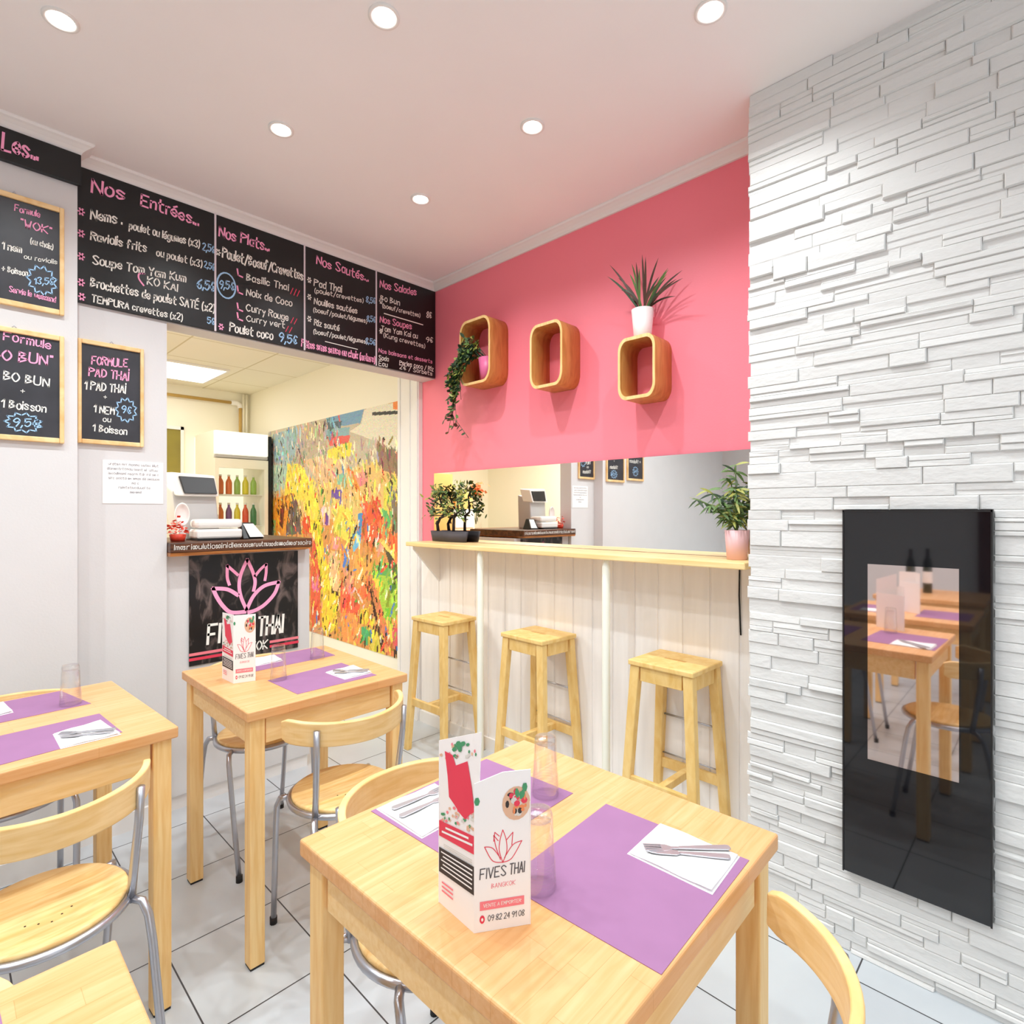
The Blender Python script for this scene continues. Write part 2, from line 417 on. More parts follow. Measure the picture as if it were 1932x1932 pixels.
def glyph(ch):
    out = []; w = 0
    for st in GL.get(ch, '').split(';'):
        if not st: continue
        sm = st[0] == '~'
        if sm: st = st[1:]
        p = [(int(st[i]), ord(st[i + 1]) - 99) for i in range(0, len(st), 2)]
        w = max(w, max(q[0] for q in p))
        if sm and len(p) > 2:
            q = []
            e = [p[0]] + p + [p[-1]]
            if p[0] == p[-1]: e = [p[-2]] + p + [p[1]]
            for i in range(1, len(e) - 2):
                for t in (0, 0.25, 0.5, 0.75):
                    c = []
                    for k in (0, 1):
                        a, b, cc, d = e[i - 1][k], e[i][k], e[i + 1][k], e[i + 2][k]
                        c.append(0.5 * (2 * b + (cc - a) * t + (2 * a - 5 * b + 4 * cc - d) * t * t + (3 * b - a - 3 * cc + d) * t ** 3))
                    q.append(tuple(c))
            q.append(p[-1]); p = q
        out.append(p)
    return out, w

def write(mb, s, x0, z0, x1, z1, h, m, P, w=None, jit=0.05, rnd=random):
    """Letters along the line (x0,z0)-(x1,z1), capital height h."""
    adv = []; tot = 0
    for ch in s:
        if ch == ' ': adv.append((None, 2.6)); tot += 2.6; continue
        g, gw = glyph(ch); a = gw + 1.5; adv.append((g, a)); tot += a
    tot -= 1.5
    sx = (x1 - x0) / max(tot, 1); sz = h / 6; cur = 0
    w = w or h * 0.13
    for g, a in adv:
        if g:
            jx, jz, js = rnd.uniform(-1, 1) * jit * h * 0.5, rnd.uniform(-1, 1) * jit * h, 1 + rnd.uniform(-1, 1) * jit
            for st in g:
                pts = []
                for gx, gy in st:
                    t = (cur + gx) / max(tot, 1)
                    pts.append((x0 + (cur + gx) * sx + jx + gy * sz * 0.06, z0 + (z1 - z0) * t + gy * sz * js + jz))
                if len(pts) == 2 and pts[0] == pts[1]: continue
                mb.ribbon(pts, w, P, m)
        cur += a
CK = {'p': 'chalk_p', 'w': 'chalk_w', 'b': 'chalk_b', 'r': 'chalk_r'}

# ---------------------------------------------------------------- the room
random.seed(4)
XE, YN, HC = 2.162, 2.77, 2.722            # pink wall, menu wall, ceiling
XS, YS = 1.925, 0.752                      # stone-clad chimney breast: core plane, its corner
XW, YB = -2.1, -2.6                        # walls behind the camera
m = MB(); m.box(XW, 2.4, YB, 5.9, -0.08, 0, 'floor'); struct(m, 'floor', off=(0, 0, 0))
m = MB(); m.box(XW - .1, 2.4, YB - .1, 2.89, HC, HC + .1, 'ceiling'); struct(m, 'ceiling')
m = MB(); m.box(-1.4, 2.4, 2.89, 5.9, 2.47, 2.55, 'kceiling'); struct(m, 'ceiling_kitchen', off=(0.06, 0.03, 0))
# menu wall: solid part left of the serving hatch, header above it, shallow pilaster
m = MB(); m.box(XW, .704, YN, 2.89, 0, HC, 'white_wall'); m.box(.704, XE, YN, 2.89, 2.141, HC, 'white_wall')
m.box(XW, .382, 2.683, YN, 0, HC, 'white_wall'); struct(m, 'wall_north', off=(0, 0, 0))
m = MB(); m.box(XE, 2.36, .5, 2.894, 0, HC, 'pink'); struct(m, 'wall_east', off=(0, 0, 0))
m = MB(); m.box(XE, 2.36, 2.894, 5.8, 0, 2.5, 'cream_wall'); struct(m, 'wall_kitchen_east', off=(0, 0, 0))
m = MB(); m.box(-1.4, 2.36, 5.7, 5.85, 0, 2.5, 'cream_wall'); struct(m, 'wall_kitchen_north', off=(0, 0, 0))
m = MB(); m.box(-1.4, -1.25, 2.89, 5.85, 0, 2.5, 'cream_wall'); struct(m, 'wall_kitchen_west', off=(0, 0, 0))
m = MB(); m.box(XW - .15, XW, YB, 2.89, 0, HC, 'white_wall'); struct(m, 'wall_west', off=(0, 0, 0))
m = MB()
m.box(XW - .15, -1.7, YB - .15, YB, 0, HC, 'white_wall'); m.box(1.5, 2.4, YB - .15, YB, 0, HC, 'white_wall')
m.box(-1.7, 1.5, YB - .15, YB, 0, .25, 'white_wall'); m.box(-1.7, 1.5, YB - .15, YB, 2.5, HC, 'white_wall')
struct(m, 'wall_south', off=(0, 0, 0))
w = MB()
for a, b in ((-1.7, -1.64), (-.65, -.59), (.42, .48), (1.44, 1.5)): w.box(a, b, YB - .1, YB - .02, .25, 2.5, 'trim')
w.box(-1.7, 1.5, YB - .1, YB - .02, .25, .31, 'trim'); w.box(-1.7, 1.5, YB - .1, YB - .02, 2.44, 2.5, 'trim')
wf = struct(w, 'window_1', off=(0, 0, 0))
w = MB(); w.poly([(-1.7, YB - .12, .25), (1.5, YB - .12, .25), (1.5, YB - .12, 2.5), (-1.7, YB - .12, 2.5)], 'day')  # glowing pane of an assumed, unseen window, added as fill light
pn = w.build('pane', parent=wf, off=(0, 0, 0), recalc=False)
for p in pn.data.polygons:
    if p.normal.y < 0: p.flip()
slate_note = None
# brown door in the wall behind the camera's left shoulder
d = MB(); d.box(XW, XW + .04, .36, .46, 0, 2.1, 'door_brown'); d.box(XW, XW + .04, -.44, -.34, 0, 2.1, 'door_brown'); d.box(XW, XW + .04, -.44, .46, 2.0, 2.1, 'door_brown')
dr = struct(d, 'door_1', off=(0, 0, 0))
d = MB(); d.box(XW, XW + .02, -.34, .36, 0, 2.0, 'trim'); d.build('door_leaf', parent=dr, off=(0, 0, 0))

# stone cladding, strip by strip, on the chimney breast
m = MB(); m.box(XS, 2.36, YB, YS - .012, 0, HC, 'stone')
HY0, HY1, HZ0, HZ1 = .120, .462, .250, 1.326
zs = [0.0]
for lo, hi in ((0, HZ0), (HZ0, HZ1), (HZ1, HC)):
    n = round((hi - lo) / .0375); c = [lo]
    cuts = sorted(lo + (hi - lo) * (i + random.uniform(-.22, .22)) / n for i in range(1, n))
    zs += cuts + [hi]
def stone(y0, y1, z0, z1):
    dp = random.choice((.003, .005, .008, .010, .013)) + random.uniform(-.0015, .0015)
    c = min(.003, (z1 - z0) * .2, (y1 - y0) * .3); g = .0006
    y0 += g; y1 -= g
    q = lambda: random.uniform(-.0012, .0012)
    t0, t1 = random.uniform(0, .002), random.uniform(-.001, .001)
    back = [(XS, y0, z0), (XS, y1, z0), (XS, y1, z1), (XS, y0, z1)]
    mid = [(XS - dp * .55 + q() * .4, a, b) for _, a, b in back]
    fr = [(XS - dp - t1 + q(), y0 + c, z0 + c * .7), (XS - dp - t1 + q(), y1 - c, z0 + c * .7), (XS - dp + t0 + q(), y1 - c, z1 - c), (XS - dp + t0 + q(), y0 + c, z1 - c)]
    v = back + mid + fr
    f = [(8, 9, 10, 11)] + [(i, (i + 1) % 4, 4 + (i + 1) % 4, 4 + i) for i in range(4)] + [(4 + i, 4 + (i + 1) % 4, 8 + (i + 1) % 4, 8 + i) for i in range(4)]
    m.add(v, f, 'stone')
for z0, z1 in zip(zs[:-1], zs[1:]):
    spans = [(YB, YS + random.uniform(-.008, .003))]
    if z0 >= HZ0 - 1e-6 and z1 <= HZ1 + 1e-6: spans = [(YB, HY0), (HY1, spans[0][1])]
    for a, b in spans:
        y = b
        while y > a + 1e-6:
            ln = random.uniform(.07, .30) if y > -.4 else random.uniform(.2, .6)
            e = max(a, y - ln)
            if e - a < .03: e = a
            if random.random() < .42 and z1 - z0 > .03:
                zm = (z0 + z1) / 2 + random.uniform(-.006, .006); stone(e, y, z0, zm); stone(e, y, zm, z1)
            else: stone(e, y, z0, z1)
            y = e
struct(m, 'wall_chimney', off=(0, 0, 0), recalc=True)

# crown moulding
def crown(pts, name):
    prof = [(0, -.042), (.010, -.042), (.014, -.032), (.022, -.024), (.036, -.014), (.044, -.010), (.048, -.004), (.048, 0), (0, 0)]
    mm = MB(); rows = []
    for (x, y, nx, ny) in pts:
        rows.append([(x + nx * o, y + ny * o, HC + z - .0005) for o, z in prof])
    k = len(prof); v = [p for r in rows for p in r]
    f = [(i * k + j, i * k + (j + 1) % k, (i + 1) * k + (j + 1) % k, (i + 1) * k + j) for i in range(len(pts) - 1) for j in range(k)]
    f += [tuple(range(k)), tuple((len(pts) - 1) * k + j for j in range(k))]
    mm.add(v, f, 'trim'); struct(mm, name, off=(0, 0, 0))
crown([(XW, 2.683, 0, -1), (.382, 2.683, 1, -1), (.382, YN, 1, -1), (XE, YN, -1, -1), (XE, YS, -1, 0)], 'trim_1')
# white post of the passage and the reveal trims
m = MB(); m.box(2.135, 2.19, 2.896, 3.122, 0, 2.47, 'trim'); m.box(2.128, 2.136, 2.905, 2.925, 0, 2.47, 'trim'); m.box(2.128, 2.136, 2.985, 2.998, 0, 2.47, 'trim'); m.box(2.128, 2.136, 3.095, 3.118, 0, 2.47, 'trim')
struct(m, 'trim_2', off=(0, 0, 0))
m = MB(); m.box(.39, .704, YN - .016, YN, 0, .075, 'trim'); m.box(XW, .382, 2.667, 2.683, 0, .075, 'trim'); struct(m, 'baseboard_north', off=(0, 0, 0))
m = MB(); m.box(2.145, XE, 3.13, 5.69, 0, .09, 'trim'); struct(m, 'baseboard_kitchen', off=(0, 0, 0))
# grooved panelling under the bar
m = MB(); m.box(2.157, 2.1612, YS, 2.893, 0, 1.12, 'panel'); ys = [YS, .872, .990, 1.106, 1.221, 1.336, 1.449, 1.562, 1.677, 1.794, 1.912, 2.023, 2.141, 2.273, 2.38, 2.486, 2.605, 2.71, 2.893]
for a, b in zip(ys[:-1], ys[1:]):
    g = .0016; c = .004
    m.hexa([(2.150, b - g - c, 0), (2.150, a + g + c, 0), (2.161, a + g, 0), (2.161, b - g, 0)], [(2.150, b - g - c, 1.12), (2.150, a + g + c, 1.12), (2.161, a + g, 1.12), (2.161, b - g, 1.12)], 'panel')
struct(m, 'trim_3', off=(0, 0, 0))
m = MB(); m.box(2.138, 2.150, YS, 2.893, 0, .07, 'trim'); struct(m, 'baseboard_east', off=(0, 0, 0))
# kitchen window, cupboard panel
m = MB(); m.box(1.40, 1.425, 5.675, 5.70, 1.64, 2.09, 'trim'); m.box(1.553, 1.578, 5.675, 5.70, 1.64, 2.09, 'trim'); m.box(1.40, 1.578, 5.675, 5.70, 2.062, 2.09, 'trim'); m.box(1.40, 1.578, 5.675, 5.70, 1.64, 1.668, 'trim')
kw = struct(m, 'window_2', off=(0, 0, 0))
m = MB(); m.box(1.425, 1.553, 5.688, 5.70, 1.668, 2.062, 'olive'); m.build('pane', parent=kw, off=(0, 0, 0))

# ---------------------------------------------------------------- recessed ceiling lamps
def downlight(x, y, label, power=1.15):
    t = thing('downlight', label, 'ceiling lamp', (x, y, HC), 0, 'recessed ceiling lamps')
    r = MB(); r.lathe([(.044, 0.0), (.044, -.004), (.040, -.006), (.034, -.005), (.031, 0)], 'lamp_ring', n=32); r.build('ring', t)
    l = MB(); l.lathe([(.0, -.0035), (.016, -.0034), (.031, -.002)], 'lens', n=24); l.build('lens', t)
    ld = bpy.data.lights.new('lamp', 'SPOT'); ld.energy = SPOT_W * power; ld.spot_size = math.radians(142); ld.spot_blend = .9
    ld.shadow_soft_size = .02; ld.color = (.90, .968, .99)
    lo = bpy.data.objects.new('lamp', ld); lo.location = (0, 0, -.02); COL.objects.link(lo); lo.parent = t
for x, y, lb in ((.252, 2.035, 'recessed ceiling lamp nearest the crown corner above the short black Les board'),
                 (.887, 1.366, 'recessed ceiling lamp at the top middle of the photo, in front of all others'),
                 (1.513, .696, 'recessed ceiling lamp closest to the white stone wall'),
                 (.886, 2.039, 'recessed ceiling lamp above the Nos Plats part of the menu board'),
                 (1.516, 1.369, 'recessed ceiling lamp in front of the middle of the pink wall'),
                 (1.518, 2.045, 'recessed ceiling lamp deepest in the corner between menu board and pink wall')):
    downlight(x, y, lb)
for x, y in ((.252, 1.366), (.252, .696), (.887, .696), (-.38, 2.04), (-.38, 1.366), (-.38, .03), (.887, .03), (-1.2, 1.366), (-1.2, .2), (.252, -.9), (1.4, -.9)):  # unseen lamps added for fill; the first three continue the visible grid
    downlight(x, y, 'recessed ceiling lamp outside the photo, nearer the camera than those in view', 1.15 if x < 0 else .78)

# ---------------------------------------------------------------- wall boards
PN = lambda y: (lambda u, v: (u, y, v))
MENU = [('Nos', 0.438, 2.593, 0.546, 2.604, 0.0529, 'p'), ('Entrées...', 0.605, 2.607, 0.823, 2.6, 0.0485, 'p'), ('Nems .', 0.434, 2.483, 0.538, 2.501, 0.0414, 'w'), ('poulet ou légumes (x3)', 0.564, 2.491, 0.828, 2.503, 0.0335, 'w'), ('2,5€', 0.84, 2.497, 0.89, 2.498, 0.0338, 'b'), ('Raviolis frits', 0.434, 2.403, 0.623, 2.415, 0.0368, 'w'), ('ou poulet (x3)', 0.662, 2.413, 0.837, 2.418, 0.0321, 'w'), ('2,5€', 0.847, 2.421, 0.89, 2.419, 0.0312, 'b'), ('Soupe Tom Yam Kum', 0.44, 2.308, 0.772, 2.332, 0.0368, 'w'), ('(', 0.597, 2.29, 0.615, 2.281, 0.0435, 'p'), ('KO KAI', 0.628, 2.282, 0.74, 2.282, 0.0342, 'w'), ('6,5€', 0.818, 2.319, 0.89, 2.324, 0.0439, 'b'), ('Brochettes de poulet SATÉ (x2)', 0.434, 2.214, 0.89, 2.229, 0.0368, 'w'), ('TEMPURA crevettes (x2)', 0.438, 2.157, 0.759, 2.159, 0.0299, 'w'), ('5€', 0.861, 2.173, 0.89, 2.172, 0.0314, 'b'), ('Nos Plats...', 0.911, 2.584, 1.137, 2.59, 0.0472, 'p'), ('Poulet/Boeuf/Crevettes', 0.924, 2.491, 1.308, 2.499, 0.0473, 'w'), ('9,5€', 0.911, 2.346, 0.974, 2.352, 0.0389, 'b'), ('Basilic Thaï', 1.031, 2.417, 1.232, 2.425, 0.0344, 'w'), ('Noix de Coco', 1.031, 2.346, 1.251, 2.351, 0.0344, 'w'), ('Curry Rouge', 1.031, 2.274, 1.232, 2.274, 0.0344, 'w'), ('Curry vert', 1.031, 2.225, 1.214, 2.233, 0.0287, 'w'), ('Poulet coco', 0.956, 2.159, 1.154, 2.163, 0.0421, 'w'), ('9,5€', 1.187, 2.161, 1.276, 2.165, 0.0448, 'b'), ('///', 1.245, 2.417, 1.289, 2.413, 0.0303, 'r'), ('//', 1.245, 2.271, 1.276, 2.269, 0.0273, 'r'), ('//', 1.22, 2.22, 1.251, 2.221, 0.0271, 'r'), ('Nos Sautés...', 1.382, 2.605, 1.685, 2.603, 0.0439, 'p'), ('Pad Thaï', 1.369, 2.489, 1.523, 2.497, 0.0375, 'w'), ('(poulet/crevettes)', 1.372, 2.455, 1.654, 2.477, 0.025, 'w'), ('8,5€', 1.673, 2.485, 1.731, 2.491, 0.0336, 'b'), ('Nouilles sautées', 1.369, 2.395, 1.617, 2.407, 0.0325, 'w'), ('(boeuf/poulet/légumes)', 1.366, 2.353, 1.677, 2.369, 0.025, 'w'), ('8,5€', 1.677, 2.382, 1.731, 2.385, 0.0336, 'b'), ('Riz sauté', 1.369, 2.285, 1.509, 2.289, 0.0325, 'w'), ('(boeuf/poulet/légumes)', 1.366, 2.241, 1.677, 2.254, 0.025, 'w'), ('8,5€', 1.669, 2.256, 1.731, 2.259, 0.0336, 'b'), ('Pâtes sans sauce au choix (nature)', 1.301, 2.162, 1.727, 2.159, 0.0381, 'p'), ('Nos Salades', 1.762, 2.592, 2.013, 2.616, 0.0412, 'p'), ('Bo Bun', 1.766, 2.521, 1.893, 2.526, 0.033, 'w'), ('(boeuf/crevettes)', 1.778, 2.482, 2.04, 2.492, 0.0262, 'w'), ('8€', 2.089, 2.504, 2.126, 2.51, 0.0368, 'w'), ('Nos Soupes', 1.762, 2.396, 1.978, 2.405, 0.0357, 'p'), ('Tom Yam Kai ou', 1.77, 2.35, 2.022, 2.361, 0.0309, 'w'), ('(Kung crevettes)', 1.786, 2.316, 2.076, 2.314, 0.0276, 'w'), ('9€', 2.085, 2.352, 2.135, 2.36, 0.0331, 'w'), ('Nos boissons et desserts', 1.754, 2.223, 2.131, 2.232, 0.0247, 'p'), ('Soda', 1.754, 2.182, 1.818, 2.184, 0.0274, 'w'), ('Eau', 1.754, 2.147, 1.81, 2.151, 0.0274, 'w'), ('Perles coco / Riz', 1.893, 2.18, 2.14, 2.186, 0.0282, 'w'), ('2€ / Sorbets', 1.893, 2.156, 2.131, 2.158, 0.0254, 'w')]
t = thing('menu_board', 'long black menu board lettered in white and pink above the serving hatch', 'menu board', (1.27, YN, 2.145))
m = MB(); m.box(.384, 2.158, YN - .014, YN, 2.145, 2.679, 'black'); m.build('panel', t, (1.27, YN, 2.145), bevel=.002)
m = MB(); rn = random.Random(7)
for s, x0, z0, x1, z1, h, c in MENU:
    big = c == 'p' and h > .034
    write(m, s, x0, z0, x1, z1, h * (1.0 if big else .95), CK[c], PN(YN - .0155), w=h * (.15 if big else .14), rnd=rn)
for x, z in [(.404, 2.501), (.404, 2.415), (.404, 2.325), (.404, 2.223), (.406, 2.167), (.906, 2.508), (.919, 2.17), (1.343, 2.51), (1.343, 2.423), (1.343, 2.311), (1.768, 2.515), (1.768, 2.346)]:
    c = 'chalk_w' if x > .9 and x != .919 else 'chalk_p'
    for a in range(3):
        q = a * 1.05; m.ribbon([(x - .010 * math.cos(q), z - .014 * math.sin(q)), (x + .010 * math.cos(q), z + .014 * math.sin(q))], .006, PN(YN - .0155), c)
for x, z in [(.994, 2.43), (.994, 2.35), (.994, 2.27), (.994, 2.225)]:
    m.ribbon([(x - .004, z + .028), (x, z), (x + .02, z - .004)], .007, PN(YN - .0155), 'chalk_p')
m.ribbon([(1.789, 2.452), (2.062, 2.452)], .006, PN(YN - .0155), 'chalk_w')
m.ribbon([(1.43, 2.214), (1.62, 2.212)], .004, PN(YN - .0155), 'chalk_w')
m.ribbon([(.942 + .04 * math.cos(a * .31), 2.366 + .058 * math.sin(a * .31)) for a in range(21)], .007, PN(YN - .0155), 'chalk_b')
m.build('lettering', t, (1.27, YN, 2.145), recalc=False)
for x in (.894, 1.317, 1.737):
    m = MB(); m.box(x - .004, x + .004, YN - .0175, YN - .0135, 2.145, 2.679, 'white_line'); m.build('divider', t, (1.27, YN, 2.145))

t = thing('heading_board', 'short black board reading Les at the left edge, under the crown moulding', 'menu board', (-.2, 2.683, 2.562))
m = MB(); m.box(-.78, .391, 2.665, 2.683, 2.562, 2.678, 'black'); m.build('panel', t, (-.2, 2.683, 2.562), bevel=.002)
m = MB(); write(m, 'Les...', .168, 2.594, .262, 2.60, .06, 'chalk_p', PN(2.6635), w=.008, rnd=rn); m.build('lettering', t, (-.2, 2.683, 2.562), recalc=False)

def burst(m, cx, cz, rx, rz, y, n=11):
    p = []
    for i in range(2 * n + 1):
        a = math.pi * i / n; k = 1.0 if i % 2 else .74
        p.append((cx + rx * k * math.cos(a), cz + rz * k * math.sin(a)))
    m.ribbon(p, .0042, PN(y), 'chalk_b')
def slate(x0, x1, z0, z1, y, lines, bursts, label, fw=.014):
    o = ((x0 + x1) / 2, y, z0)
    t = thing('slate_board', label, 'menu board', o, 0, 'wood framed slates on the left wall')
    f = MB(); d = .016
    f.box(x0, x0 + fw, y - d, y, z0, z1, 'frame_wood'); f.box(x1 - fw, x1, y - d, y, z0, z1, 'frame_wood')
    f.box(x0 + fw, x1 - fw, y - d, y, z0, z0 + fw * 1.35, 'frame_wood'); f.box(x0 + fw, x1 - fw, y - d, y, z1 - fw * 1.35, z1, 'frame_wood')
    f.build('frame', t, o, bevel=.003)
    b = MB(); b.box(x0 + fw * .8, x1 - fw * .8, y - .008, y - .001, z0 + fw, z1 - fw, 'slate'); b.build('slate_panel', t, o)
    g = MB()
    for s, a, za, b_, zb, h, c in lines: write(g, s, a, za, b_, zb, h, CK[c], PN(y - .0092), w=h * .14, rnd=rn)
    for (cx, cz, rx, rz) in bursts: burst(g, cx, cz, rx, rz, y - .0092)
    g.build('lettering', t, o, recalc=False)
    h = MB(); h.tube([((x0 + x1) / 2 - .008, y - .008, z1 - .002), ((x0 + x1) / 2, y - .008, z1 + .010), ((x0 + x1) / 2 + .008, y - .008, z1 - .002)], .0018, 'chrome', n=6); h.build('hanger', t, o)
F1 = [('Formule', 0.202, 2.397, 0.27, 2.399, 0.0221, 'p'), ('"WOK"', 0.218, 2.348, 0.303, 2.346, 0.0282, 'p'), ('(au choix)', 0.245, 2.295, 0.308, 2.293, 0.021, 'w'), ('1 nem', 0.167, 2.251, 0.22, 2.251, 0.0262, 'w'), ('ou raviolis', 0.227, 2.234, 0.32, 2.243, 0.0164, 'w'), ('+ Boisson', 0.167, 2.17, 0.236, 2.173, 0.0204, 'w'), ('13,5€', 0.255, 2.152, 0.308, 2.161, 0.024, 'b'), ('Servie le weekend', 0.187, 2.103, 0.315, 2.1, 0.0205, 'p')]
F2 = [('Formule', 0.172, 1.929, 0.301, 1.924, 0.0306, 'p'), ('"BO BUN"', 0.127, 1.857, 0.304, 1.862, 0.0362, 'p'), ('1 BO BUN', 0.145, 1.788, 0.296, 1.782, 0.0303, 'w'), ('+', 0.217, 1.748, 0.228, 1.748, 0.0166, 'w'), ('1 Boisson', 0.166, 1.692, 0.287, 1.687, 0.0285, 'w'), ('9,5€', 0.197, 1.626, 0.266, 1.631, 0.0288, 'b')]
F3 = [('FORMULE', 0.438, 1.908, 0.558, 1.92, 0.0322, 'p'), ('PAD THAÏ', 0.43, 1.861, 0.562, 1.864, 0.0344, 'p'), ('1 PAD THAÏ', 0.416, 1.806, 0.55, 1.81, 0.032, 'w'), ('+', 0.477, 1.776, 0.487, 1.776, 0.0163, 'w'), ('1 NEM', 0.445, 1.72, 0.512, 1.717, 0.03, 'w'), ('9€', 0.538, 1.727, 0.57, 1.729, 0.0285, 'b'), ('ou', 0.476, 1.685, 0.501, 1.684, 0.021, 'w'), ('1 Boisson', 0.442, 1.644, 0.556, 1.639, 0.0277, 'w')]
slate(.06, .341, 2.055, 2.456, 2.683, F1, [(.277, 2.17, .044, .055)], 'wood framed slate at the left edge, the upper one, with 13,5 in a star')
slate(.06, .341, 1.576, 1.977, 2.683, F2, [(.226, 1.642, .053, .036)], 'wood framed slate at the left edge, the lower one, reading BO BUN')
slate(-.27, .012, 1.60, 2.0, 2.683, [('Formule', -.20, 1.91, -.05, 1.91, .03, 'p'), ('PLAT DU JOUR', -.24, 1.84, -.02, 1.84, .03, 'w'), ('+ 1 Boisson', -.22, 1.76, -.03, 1.76, .03, 'w'), ('9€', -.16, 1.67, -.10, 1.67, .03, 'b')], [(-.13, 1.685, .05, .045)], 'wood framed slate outside the left edge, rightmost of the three in the mirror')
slate(.393, .616, 1.592, 2.004, YN, F3, [(.554, 1.741, .038, .052)], 'smaller wood framed slate reading PAD THAI beside the serving hatch', .013)
t = thing('notice_sheet', 'white paper notice with faint grey handwriting below the smallest slate', 'paper notice', (.58, YN, 1.355))
m = MB(); m.box(.475, .690, YN - .002, YN - .0004, 1.355, 1.532, 'paper'); m.build('sheet', t, (.58, YN, 1.355))
m = MB()
for i, (a, b) in enumerate([(.495, .675), (.49, .672), (.495, .672), (.495, .678), (.575, .60), (.525, .64), (.565, .608)]):
    s = ''.join(rn.choice('aeimnorstuldc') if rn.random() > .18 else ' ' for _ in range(max(3, int((b - a) * 170))))
    write(m, s, a, 1.512 - i * .019, b, 1.512 - i * .019, .010, 'ink', PN(YN - .0026), w=.0011, rnd=rn)
m.build('handwriting', t, (.58, YN, 1.355), recalc=False)

# ---------------------------------------------------------------- serving counter and what stands on it
t = thing('counter_cabinet', 'white serving counter front below the dark wood slab', 'counter', (1.03, 3.04, 0))
m = MB(); m.box(.708, 1.364, 2.795, 3.28, .06, 1.128, 'white_wall'); m.build('body', t, (1.03, 3.04, 0), bevel=.003)
m = MB(); m.box(.712, 1.356, 2.805, 3.27, 0, .06, 'trim'); m.build('plinth', t, (1.03, 3.04, 0))
t = thing('wooden_worktop', 'thick dark wood slab topping the serving counter', 'worktop', (1.02, 3.0, 1.13))
m = MB(); m.box(.706, 1.344, 2.722, 3.30, 1.143, 1.188, 'dark_wood'); m.build('slab', t, (1.02, 3.0, 1.13), bevel=.005)
m = MB(); m.hexa([(.706, 2.73, 1.128), (1.315, 2.73, 1.132), (1.315, 3.29, 1.132), (.706, 3.29, 1.128)], [(.706, 2.724, 1.143), (1.335, 2.724, 1.143), (1.335, 3.295, 1.143), (.706, 3.295, 1.143)], 'edge_wood'); m.build('bark_edge', t, (1.02, 3.0, 1.13))
m = MB()
for i in range(26):
    x = .72 + i * .0238; s = ''.join(rn.choice('aeimnorstuldc') for _ in range(2))
    write(m, s, x, 1.157, x + .018, 1.157, .022, 'chalk_w', PN(2.7208), w=.0022, rnd=rn)
m.build('carved_pattern', t, (1.02, 3.0, 1.13), recalc=False)
# banner
BY = 2.788
t = thing('shop_banner', 'black banner with pink lotus and white FIVES THAI lettering on the counter front', 'sign', (1.045, BY, .63))
m = MB(); m.box(.797, 1.298, BY, BY + .006, .628, 1.122, 'banner'); m.build('cloth', t, (1.045, BY, .63))
LOT = [[(1.044, 0.852), (1.019, 0.915), (1.01, 0.972), (1.019, 1.027), (1.047, 1.091), (1.071, 1.036), (1.084, 0.984), (1.077, 0.94)], [(0.966, 0.979), (0.957, 1.014), (0.957, 1.069), (1.004, 1.022)], [(1.084, 1.01), (1.109, 1.04), (1.137, 1.063), (1.137, 1.025), (1.131, 0.986)], [(1.004, 0.926), (0.957, 0.958), (0.895, 0.968), (0.912, 0.926), (0.94, 0.88), (0.975, 0.848), (1.038, 0.843)], [(1.045, 0.852), (1.077, 0.915), (1.128, 0.958), (1.199, 0.971), (1.179, 0.917), (1.134, 0.87), (1.09, 0.846), (1.053, 0.838)]]
LW = [.020, .017, .017, .022, .022]
m = MB()
def smooth(p, n=6):
    e = [p[0]] + list(p) + [p[-1]]; q = []
    for i in range(1, len(e) - 2):
        for j in range(n):
            u = j / n
            q.append(tuple(.5 * (2 * e[i][k] + (e[i + 1][k] - e[i - 1][k]) * u + (2 * e[i - 1][k] - 5 * e[i][k] + 4 * e[i + 1][k] - e[i + 2][k]) * u * u + (3 * e[i][k] - e[i - 1][k] - 3 * e[i + 1][k] + e[i + 2][k]) * u ** 3) for k in (0, 1)))
    return q + [p[-1]]
def split_smooth(p):
    """Smooth a petal outline but keep its sharp tip."""
    out = []; cur = [p[0]]
    for i in range(1, len(p) - 1):
        cur.append(p[i])
        ax, ay = p[i][0] - p[i - 1][0], p[i][1] - p[i - 1][1]; bx, by = p[i + 1][0] - p[i][0], p[i + 1][1] - p[i][1]
        c = (ax * bx + ay * by) / (math.hypot(ax, ay) * math.hypot(bx, by) + 1e-9)
        if c < .35: out.append(smooth(cur)); cur = [p[i]]
    cur.append(p[-1]); out.append(smooth(cur)); return out
for p, w in zip(LOT, LW):
    for q in split_smooth(p): m.ribbon(q, w * .8, PN(BY - .0012), 'chalk_p')
m.build('lotus_emblem', t, (1.045, BY, .63), recalc=False)
m = MB(); r0 = random.Random(1)
write(m, 'FIVES', .872, .716, 1.068, .716, .086, 'chalk_w', PN(BY - .0012), w=.012, jit=0, rnd=r0)
write(m, 'THAI', 1.098, .718, 1.217, .718, .088, 'chalk_w', PN(BY - .0012), w=.012, jit=0, rnd=r0)
write(m, 'BANGKOK', .946, .650, 1.142, .650, .042, 'chalk_w', PN(BY - .0012), w=.006, jit=0, rnd=r0)
for a, b in ((.799, .931), (1.158, 1.297)):
    for z in (.679, .657): m.ribbon([(a, z), (b, z)], .013, PN(BY - .0012), 'card_red' if z < .66 else 'card_pink')
m.build('lettering', t, (1.045, BY, .63), recalc=False)

